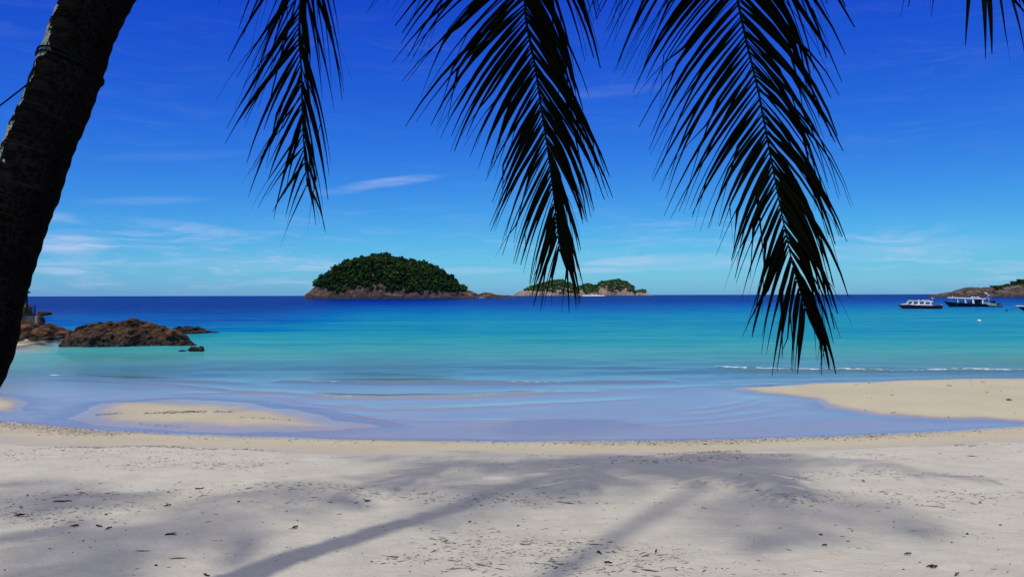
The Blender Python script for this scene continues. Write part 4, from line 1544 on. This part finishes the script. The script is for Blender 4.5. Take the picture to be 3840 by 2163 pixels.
def cabin_boat():
    c = on_z((3368 + 3540) / 2, 1157)
    k = c.y / F_ / 12.88
    kx = k / 1.12
    X = lambda zx: (zx - 1220) * kx
    Z = lambda zy: (735 - zy) * k
    t = empty('cabin_boat', (c.x, c.y, 0.0), YAW)
    tag(t, 'small red hulled boat with closed white cabin and four side windows', 'boat')
    st = []
    for zx, w, xk, zy in ((95, 0.03, 330, 538), (300, 0.42, 420, 552), (600, 0.72, 640, 562), (1000, 0.86, 1000, 572), (1500, 0.88, 1500, 582), (1900, 0.86, 1900, 590), (2240, 0.80, 2210, 595)):
        st.append((X(zx), w, X(xk), Z(zy), -0.25))
    hull(st, 'hull', M_RED, t)
    strip_along(st, -0.10, 0.012, 0.012, 'rubbing_strake', M_BLACK, t)
    m = MB()
    for sgn in (-1, 1):
        vs = []
        for x, w, xk, zs, zk in st:
            vs += [(x * .15 + xk * .85, sgn * w * 0.80, 0.10), (xk, sgn * w * 0.66, -0.12)]
        m.add(vs, [(i * 2, i * 2 + 1, i * 2 + 3, i * 2 + 2) for i in range(len(st) - 1)])
    m.build('boot_stripe', M_BLACK, t)
    poly = [(130, 548), (490, 490), (610, 348), (640, 338), (1240, 352), (1660, 372), (1810, 388), (1745, 420), (1705, 455), (1692, 485), (1705, 520), (1735, 555), (1790, 584), (1790, 596), (1000, 580), (400, 562)]
    pp = [(X(a), Z(b2)) for a, b2 in poly]
    hw = lambda x: float(np.interp(x, [s[0] for s in st], [s[1] for s in st]))
    vs = []
    n = len(pp)
    for sgn in (-1, 1):
        for x, z in pp:
            tum = 1 - 0.10 * max(0, z - 0.55)
            vs.append((x, sgn * (hw(x) - 0.04) * tum, z + 0.02))
    fs = [tuple(range(n)), tuple(range(2 * n - 1, n - 1, -1))] + [(i, i + n, (i + 1) % n + n, (i + 1) % n) for i in range(n)]
    cab = MB().add(vs, fs).build('cabin', M_WHITE, t, bevel=0.03)
    for q in (((650, 388), (758, 388), (758, 482), (585, 482)), ((855, 398), (1045, 398), (1048, 490), (858, 490)), ((1145, 406), (1338, 406), (1340, 498), (1148, 498)), ((1435, 412), (1630, 412), (1632, 505), (1438, 505))):
        pts = [(X(a), Z(b2)) for a, b2 in q]
        xm = sum(p[0] for p in pts) / 4
        zm = sum(p[1] for p in pts) / 4
        for sgn in (-1, 1):
            y = sgn * ((hw(xm) - 0.04) * (1 - 0.10 * max(0, zm - 0.55)) + 0.012)
            window_panel(cab, pts, y, sgn, M_BLACK, M_GLASS)
    MB().box((X(1058), -0.18, Z(358)), (X(1150), 0.18, Z(318))).build('roof_hatch', M_WHITE, t, bevel=0.01)
    m = MB()
    for y in (-0.45, 0.45):
        m.tube([(X(1240), y, Z(345)), (X(1300), y, Z(328)), (X(1650), y, Z(340)), (X(1680), y, Z(372))], 0.02, 6)
    for a in (1330, 1480, 1620):
        m.tube([(X(a), -0.45, Z(333)), (X(a), 0.45, Z(333))], 0.018, 6)
    m.build('roof_rack', M_WHITE, t)
    flag(t, (X(1790), 0.0, Z(385)), Z(200) - Z(385), -0.25, 0.42, 0.30, [M_FLAGW, M_REDCLOTH, M_NAVY], 0.35)
    MB().box((X(1850), -0.7, Z(600)), (X(2200), 0.7, Z(588))).build('aft_deck', M_BLACK, t)
    MB().box((X(1960), -0.35, Z(588)), (X(2050), 0.1, Z(500))).build('fuel_can', M_REDCLOTH, t, bevel=0.02)
    outboard(t, X(2190), -0.32, Z(600) + 0.02, 0.62, 0.0, M_STEEL)
    outboard(t, X(2190), 0.32, Z(600) + 0.02, 0.62, 0.0, M_BLACK)


def passenger_boat():
    c = on_z((3541 + 3755) / 2, 1150)
    k = c.y / F_ / 10.304
    kx = k / 1.12
    X = lambda zx: (zx - 1215) * kx
    Z = lambda zy: (722 - zy) * k
    t = empty('passenger_boat', (c.x, c.y, 0.0), YAW)
    tag(t, 'long dark open sided passenger boat under a white roof', 'boat')
    st = []
    for zx, w, xk, zy in ((105, 0.04, 340, 512), (300, 0.55, 430, 538), (560, 0.95, 620, 560), (900, 1.15, 920, 582), (1300, 1.2, 1300, 596), (1680, 1.2, 1680, 606), (1880, 1.18, 1880, 672), (2120, 1.1, 2120, 684), (2310, 1.05, 2290, 684)):
        st.append((X(zx), w, X(xk), Z(zy), -0.35))
    hull(st, 'hull', M_MAROON, t)
    strip_along(st, -0.09, 0.015, 0.015, 'rubbing_strake', M_BLACK, t)
    # roof slab with a turned up front edge
    W = 1.15
    prof = [(245, 378), (300, 352), (700, 360), (1180, 376), (1660, 402), (1700, 420), (1640, 434), (1100, 420), (300, 392)]
    MB().prism([(X(a), Z(b2)) for a, b2 in prof], -W, W).build('roof', M_WHITE, t, bevel=0.02)
    MB().prism([(X(a), Z(b2)) for a, b2 in ((1640, 374), (1800, 374), (1862, 414), (1800, 420), (1702, 405))], -W * .9, W * .9).build('aft_roof', M_PALE, t)
    for a0, a1, b0, b1, zt, zb in ((328, 376, 340, 392, 395, 552), (585, 632, 605, 662, 405, 572), (872, 922, 895, 950, 414, 585), (1165, 1222, 1172, 1262, 422, 596), (1540, 1584, 1530, 1590, 428, 602)):
        for sgn in (-1, 1):
            w0 = float(np.interp(X(a0), [s[0] for s in st], [s[1] for s in st])) - 0.06
            vs = []
            for q in (0, 1):
                for (xa, xb, zz, ww) in ((a0, a1, zt, W - 0.10), (b0, b1, zb, w0)):
                    y = sgn * (ww - q * 0.06)
                    vs += [(X(xa), y, Z(zz)), (X(xb), y, Z(zz))]
            MB().add(vs, [(0, 1, 3, 2), (4, 6, 7, 5), (0, 2, 6, 4), (1, 5, 7, 3), (0, 4, 5, 1), (2, 3, 7, 6)]).build('pillar', M_WHITE, t)
    for sgn in (-1, 1):
        MB().box((X(1768), sgn * 1.0 - .03, Z(690)), (X(1792), sgn * 1.0 + .03, Z(400))).build('aft_post', M_PALE, t)
        m = MB()
        m.prism([(X(a), Z(b2)) for a, b2 in ((1590, 548), (1870, 560), (1885, 690), (1720, 640), (1690, 604), (1590, 600))], sgn * 1.20 - .03, sgn * 1.20 + .03)
        m.build('side_screen', M_PALE, t)
        MB().prism([(X(a), Z(b2)) for a, b2 in ((1890, 575), (2000, 600), (2130, 676), (1890, 676))], sgn * 1.12 - .02, sgn * 1.12 + .02).build('bulwark', M_PALE, t)
    for i, a in enumerate((470, 560, 690, 790, 985, 1070, 1330, 1420)):
        for y in (-0.62, 0.62):
            w = float(np.interp(X(a), [s[0] for s in st], [s[1] for s in st]))
            if abs(y) + 0.25 > w:
                continue
            m = MB().box((X(a), y - 0.26, Z(640)), (X(a) + 0.34, y + 0.26, Z(600)))
            m.box((X(a) + 0.28, y - 0.26, Z(600)), (X(a) + 0.36, y + 0.26, Z(520)))
            m.build('seat', M_SEAT, t)
    MB().prism([(X(1300), Z(600)), (X(1500), Z(600)), (X(1500), Z(440)), (X(1270), Z(440))], -0.05, 1.05).build('helm_bulkhead', M_MAROON, t)
    m = MB()
    cx, cz = X(1490), Z(488)
    pts = [(cx + 0.17 * math.cos(a * math.pi / 8), -0.1, cz + 0.17 * math.sin(a * math.pi / 8)) for a in range(17)]
    m.tube(pts, 0.055, 8)
    m.build('life_ring', M_REDCLOTH, t, True)
    for y in (-0.7, 0.0, 0.7):
        m = MB().tube([(X(1150), y, Z(372)), (X(1190), y, Z(345)), (X(1420), y, Z(352)), (X(1480), y, Z(385))], 0.03, 6)
        m.build('roof_rail', M_WHITE, t)
    MB().ball((X(1190), -0.3, Z(352)), (0.14, 0.14, 0.10)).build('roof_light', M_WHITE, t, True)
    MB().ball((X(1405), -0.3, Z(360)), (0.14, 0.14, 0.08)).build('roof_light', M_WHITE, t, True)
    MB().tube([(X(448), 0, Z(360)), (X(448), 0, Z(285))], 0.03, 6).build('masthead_lamp', M_WHITE, t)
    flag(t, (X(1760), -0.4, Z(376)), Z(130) - Z(376), -0.05, -0.45, 0.55, [M_NAVY, M_FLAGW], 0.5)
    flag(t, (X(1800), 0.3, Z(376)), Z(245) - Z(376), 0.02, 0.22, 0.28, [M_FLAGW], 0.2)
    flag(t, (X(1870), 0.5, Z(420)), Z(185) - Z(420), 0.55, -0.30, 0.25, [M_NAVY], 0.9)
    for i, y in enumerate((-0.62, 0.0, 0.62)):
        outboard(t, X(2170 + i * 50), y, Z(655), 1.0, -0.75, M_BLACK)
    MB().box((X(1870), -0.8, Z(690)), (X(2060), 0.8, Z(600))).build('engine_box', M_BLACK, t, bevel=0.05)
    m = MB()
    m.ball((X(1905), -0.2, Z(535)), (0.25, 0.4, 0.26)).ball((X(2020), 0.0, Z(520)), (0.28, 0.5, 0.22))
    m.box((X(1890), -0.3, Z(640)), (X(2030), 0.3, Z(545)))
    m.build('covered_gear', M_NAVY, t, True)


def moored_bow():
    a, w = on_z(3812, 1167), on_z(3838, 1167)
    k = a.y / F_
    t = empty('motor_boat', (a.x, a.y, 0.0), YAW)
    tag(t, 'dark hulled boat with pale deck, only its bow in view', 'boat')
    zb = 19 * k
    st = [(0.0, 0.03, 1.1, zb, -0.3), (0.6, 0.42, 1.2, zb * .98, -0.3), (1.6, 0.8, 1.9, zb * .95, -0.3), (3.2, 1.0, 3.2, zb * .9, -0.3), (6.4, 0.98, 6.4, zb * .88, -0.3)]
    hull(st, 'hull', M_BLACK, t)
    strip_along(st, -0.03, 0.06, 0.02, 'gunwale', M_WHITE, t)
    m = MB()
    vs = []
    for x, w2, xk, zs, zk in st:
        vs += [(x, -w2 * .96, zs + 0.03), (x, 0, zs + 0.09), (x, w2 * .96, zs + 0.03)]
    m.add(vs, [(i * 3 + j, i * 3 + j + 1, (i + 1) * 3 + j + 1, (i + 1) * 3 + j) for i in range(len(st) - 1) for j in range(2)])
    m.build('foredeck', M_WHITE, t)
    MB().prism([(2.4, zb), (2.9, zb + .75), (5.4, zb + .75), (5.6, zb)], -0.75, 0.75).build('cabin', M_WHITE, t, bevel=0.05)
    MB().tube([(-0.35, 0, zb + 0.04), (0.15, 0, zb + 0.03)], 0.035, 6).build('bowsprit', plain('pink_paint', (0.45, 0.16, 0.22), 0.5, 0.3), t)
    rp = MB().tube([(0.02, 0, zb * .9), (-0.5, -0.3, zb * .45), (-1.0, -0.6, -0.05)], 0.015, 6).build('mooring_line', M_BLACK, t)
    return t


def far_launch():
    c = at_y(1806, 1115.5, 585.0)
    t = empty('far_launch', (c.x, c.y, 0.0))
    tag(t, 'tiny pale boat lying off the tail of the big island', 'boat')
    st = [(-2.2, 0.05, -1.5, 1.0, -0.2), (-1.2, 0.7, -1.0, .85, -0.2), (1.0, 0.8, 1.0, .7, -0.2), (2.2, 0.75, 2.2, .7, -0.2)]
    hull(st, 'hull', M_WHITE, t)
    MB().box((-0.8, -.7, 1.5), (1.8, .7, 1.65)).build('roof', plain('cream_canvas', (.62, .60, .42), .8, .1), t)
    for x in (-0.7, 1.7):
        for y in (-.6, .6):
            MB().box((x - .04, y - .04, .55), (x + .04, y + .04, 1.5)).build('post', M_WHITE, t)


def buoy(px, py, mat, label, r):
    c = on_z(px, py)
    t = empty('mooring_buoy', (c.x, c.y, 0.0))
    tag(t, label, 'buoy')
    MB().ball((0, 0, r * .35), (r, r, r * .85), 14, 8).build('float', mat, t, True)
    MB().tube([(0, 0, r * 1.1), (r * .12, 0, r * 1.45), (0, 0, r * 1.5), (-r * .12, 0, r * 1.45), (0, 0, r * 1.1)], r * .08, 6).build('ring', M_STEEL, t)


cabin_boat()
passenger_boat()
moored_bow()
far_launch()
buoy(3672, 1205.5, M_FLAGW, 'small white buoy floating in the turquoise water below the boats', 0.16)
buoy(3775, 1166, M_NAVY, 'small dark buoy left of the cut off boat bow', 0.17)

# ------------------------------------------------------------------ litter on the sand
M_DEBRIS = leaf_material('sand_litter', (0.028, 0.022, 0.016), (0.10, 0.085, 0.06), (0.36, 0.32, 0.25), 0.9)
M_STONES = leaf_material('shell_gravel', (0.12, 0.10, 0.075), (0.34, 0.29, 0.21), (0.62, 0.58, 0.50), 0.8)


def scatter(name, pts, size, aspect, flat, mat, label, tints, seed):
    """many small low solids (octahedra) resting on the sand: crumbs nobody could count"""
    rs = np.random.RandomState(seed)
    n = len(pts)
    x, y = pts[:, 0], pts[:, 1]
    z = ground_z(x, y)
    a = rs.normal(0, 0.55, n)
    s = size * rs.lognormal(0, 0.45, n)
    asp = aspect * rs.uniform(0.5, 1.4, n)
    dx = np.stack([np.cos(a), np.sin(a), np.zeros(n)], 1) * (s * asp)[:, None]
    dy = np.stack([-np.sin(a), np.cos(a), np.zeros(n)], 1) * s[:, None]
    dz = np.stack([np.zeros(n), np.zeros(n), s * flat], 1)
    c = np.stack([x, y, z], 1) + dz * 0.35
    v = np.stack([c + dx, c + dy, c - dx, c - dy, c + dz, c - dz], 1).reshape(-1, 3)
    o = (np.arange(n) * 6)[:, None, None]
    f = np.array([[0, 1, 4], [1, 2, 4], [2, 3, 4], [3, 0, 4], [1, 0, 5], [2, 1, 5], [3, 2, 5], [0, 3, 5]])[None] + o
    me = mesh_np(name, v, f.reshape(-1, 3))
    attr(me, 'tint', np.repeat(np.clip(rs.normal(tints[0], tints[1], n), 0, 1), 6))
    ob = obj(name, me, mat)
    tag(ob, label, None, None, 'stuff')


def litter():
    rs = np.random.RandomState(12)
    # dry crumbs of leaf and weed over the dry sand, drifted into patches
    n = 26000
    y = 4.3 + (rs.rand(n) ** 1.3) * 6.2
    x = (rs.rand(n) * 2 - 1) * (y * 0.68 + 0.3)
    k = fbm(x * 0.55, y * 1.6, 4, 200)
    left = 0.10 * sstep(2.5, -2.5, x)
    keep = (k + left + rs.normal(0, 0.05, n) > 0.67) | (rs.rand(n) < 0.022)
    s = np.interp(x, SX, SY) - y
    keep &= s > 3.3
    scatter('leaf_litter', np.stack([x[keep], y[keep]], 1), 0.0030, 4.6, 0.5, M_DEBRIS, 'scattered dark crumbs of leaf and weed on the dry sand', (0.60, 0.24), 1)
    # seed specks in the foreground
    n = 260
    y = 4.3 + rs.rand(n) * 2.6
    x = (rs.rand(n) * 2 - 1) * (y * 0.68)
    scatter('seed_specks', np.stack([x, y], 1), 0.0042, 1.3, 0.7, M_DEBRIS, 'small dark round specks on the near sand', (0.15, 0.12), 2)
    # shell grit along the water's edge
    n = 60000
    x = rs.uniform(-10.5, 10.5, n)
    sh = np.interp(x, SX, SY)
    off = np.abs(rs.normal(0, 1, n)) * 0.42 + 0.05
    y = sh - off
    dens = 0.05 + 0.80 * sstep(-6.4, -7.2, x) + 0.30 * sstep(0.3, 2.0, x) * (1 - sstep(5, 8, x)) * (off < 0.7)
    dens = dens * (0.3 + 1.2 * fbm(x * 0.8, y * 2, 3, 210))
    keep = rs.rand(n) < dens * 0.65
    scatter('shell_gravel', np.stack([x[keep], y[keep]], 1), 0.0075, 1.4, 0.6, M_STONES, 'band of shell grit and pebbles along the water edge', (0.62, 0.26), 3)
    # the drift line at the top of the damp sand
    n = 30000
    x = rs.uniform(-8.5, 8.5, n)
    sh = np.interp(x, SX, SY)
    off = 3.15 + rs.normal(0, 0.16, n) + 0.5 * (fbm(x * 0.4, x * 0, 3, 220) - 0.5)
    y = sh - off
    keep = rs.rand(n) < 0.32 * sstep(0.4, 0.62, fbm(x * 0.9, y * 0.7, 3, 230))
    scatter('drift_line', np.stack([x[keep], y[keep]], 1), 0.0065, 2.0, 0.5, M_STONES, 'thin drift line of shell bits at the top of the damp sand', (0.55, 0.28), 4)

    # brown weed streaks on the left sand bar
    pts = []
    for (a, b2, n) in (((480, 228), (620, 222), 60), ((720, 224), (830, 220), 70), ((820, 222), (1040, 213), 220), ((1070, 214), (1170, 214), 40), ((1180, 240), (1480, 255), 60), ((700, 270), (960, 290), 30)):
        for q in range(n):
            u = rs.rand()
            px, py = Z4([(a[0] + (b2[0] - a[0]) * u, a[1] + (b2[1] - a[1]) * u + rs.normal(0, 2.5))])[0]
            p = on_z(px, py, 0.04)
            pts.append((p.x, p.y))
    scatter('weed_streaks', np.array(pts), 0.006, 4.0, 0.4, M_DEBRIS, 'thin brown weed streaks on the left sand bar', (0.55, 0.2), 5)

    n = 60
    x = rs.uniform(6.5, 17, n)
    y = rs.uniform(15.3, 22.5, n)
    scatter('bar_shells', np.stack([x, y], 1), 0.022, 1.5, 0.5, M_STONES, 'few scattered shells and dark bits on the right sand bar', (0.5, 0.4), 6)


litter()

M_TWIG = plain('dry_twig', (0.030, 0.022, 0.016), 0.9, 0.1, 0.3, 20.0)
M_DEADLEAF = plain('dead_leaf', (0.045, 0.030, 0.020), 0.85, 0.1, 0.4, 30.0)
M_PALELEAF = plain('pale_dead_leaf', (0.14, 0.11, 0.05), 0.85, 0.1, 0.3, 30.0)


def ground_at(px, py):
    z = 0.7
    for _ in range(8):
        p = on_z(px, py, z)
        z = gz(p.x, p.y)
    return Vector((p.x, p.y, z))


def twig(px, py, wpx, ang, label, seed, fork=False):
    c = ground_at(px, py)
    L = wpx * c.y / F_
    rs = random.Random(seed)
    pts = []
    for k in range(7):
        u = k / 6 - 0.5
        x, y = u * L * math.cos(ang), u * L * math.sin(ang) + 0.10 * L * math.sin(u * 5 + seed)
        pts.append((x, y, gz(c.x + x, c.y + y) - c.z + 0.004 + 0.006 * rs.random()))
    t = empty('twig', c)
    tag(t, label, 'twig')
    MB().tube(pts, [0.0035, .006, .006, .0055, .005, .004, .002], 6).build('stem', M_TWIG, t)
    if fork:
        q = Vector(pts[3])
        MB().tube([q, q + Vector((L * .18, L * .12, .006)), q + Vector((L * .32, L * .26, .004))], [.004, .003, .0015], 5).build('side_shoot', M_TWIG, t)


def dead_leaf(px, py, wpx, ang, label, seed, mat=None):
    c = ground_at(px, py)
    L = wpx * c.y / F_
    vs, fs = [], []
    for k in range(8):
        u = k / 7
        w = L * 0.22 * math.sin(math.pi * min(1, u * 0.93 + 0.05))
        z = 0.010 + 0.25 * L * (u - 0.4) ** 2
        x = (u - .5) * L
        for sgn in (-1, 0, 1):
            yy = sgn * w
            vs.append((x * math.cos(ang) - yy * math.sin(ang), x * math.sin(ang) + yy * math.cos(ang), z + (abs(sgn) * w * 0.6) + 0.003 * math.sin(k * 2 + sgn)))
    for k in range(7):
        o = k * 3
        fs += [(o, o + 1, o + 4, o + 3), (o + 1, o + 2, o + 5, o + 4)]
    t = empty('dead_leaf', c)
    tag(t, label, 'leaf')
    bl = MB().add(vs, fs).build('blade', mat or M_DEADLEAF, t, True)
    so = bl.modifiers.new('thick', 'SOLIDIFY')
    so.thickness = 0.002
    mid = [Vector(vs[k * 3 + 1]) + Vector((0, 0, -0.001)) for k in range(8)]
    st = mid[0] - (mid[1] - mid[0]).normalized() * L * 0.18
    st.z = 0.006
    MB().tube([st] + mid, [0.0028] * 3 + [0.0022] * 6, 5).build('midrib', M_TWIG, t)


Z6 = lambda x, y: (x / 1.3417, 1680 + y / 1.3417)
Z7 = lambda x, y: (1920 + x / 1.3417, 1680 + y / 1.3417)
twig(*Z6(320, 270), 60, 0.5, 'longest dark twig on the shaded sand at far left', 1)
twig(*Z6(500, 395), 28, -0.15, 'short dark twig beside a curled leaf at left', 2)
twig(*Z6(860, 435), 46, 0.9, 'slanting dark twig below the shaded sand at left', 3, True)
twig(*Z6(1040, 640), 34, -0.5, 'thin curved twig at the bottom edge left of centre', 4)
twig(*Z6(1850, 268), 24, 0.1, 'thin bent twig in the shade near the centre', 5)
twig(*Z6(1005, 205), 34, 0.6, 'pale dry twig on the shaded sand above centre left', 6)
twig(*Z7(725, 518), 22, 1.2, 'tiny upright looking twig right of the soft trunk shadow', 7)
twig(*Z7(440, 527), 24, -0.9, 'thin twig lying inside the soft trunk shadow', 8)
twig(*Z7(485, 577), 30, -0.1, 'flat twig next to the pale mark in the trunk shadow', 9)
twig(*Z6(495, 302 - 402 + 100), 14, 0.2, 'small driftwood chip at the edge of the water at left', 10)
dead_leaf(*Z6(845, 293), 22, 0.6, 'small black dead leaf on the shaded sand', 1)
dead_leaf(*Z6(378, 397), 28, 0.1, 'curled dark dead leaf in the left shade', 2)
dead_leaf(*Z6(549, 408), 24, 1.0, 'dark dead leaf standing on edge beside the short twig', 3)
dead_leaf(*Z6(1485, 403), 26, 0.9, 'dark curled leaf on the thin trunk shadow', 4)
dead_leaf(*Z6(100, 343), 34, 0.3, 'brown crumpled leaf at the far left edge', 5)
dead_leaf(*Z7(1574, 493), 18, 0.0, 'dark oblong leaf bit on the open sand at right', 6)
dead_leaf(*Z7(2117, 602), 34, -0.2, 'largest dark leaf on the sand at lower right', 7)
dead_leaf(*Z7(1994, 537), 24, 0.0, 'thin yellow green leaf on the sand at lower right', 8, M_PALELEAF)
dead_leaf(*Z7(2240, 640), 26, 0.6, 'grey leaf at the bottom edge at lower right', 9, M_PALELEAF)
dead_leaf(*Z6(2365, 30 - 30 + 375), 10, 0.2, 'tiny dark leaf on the bright sand near bottom centre', 10)
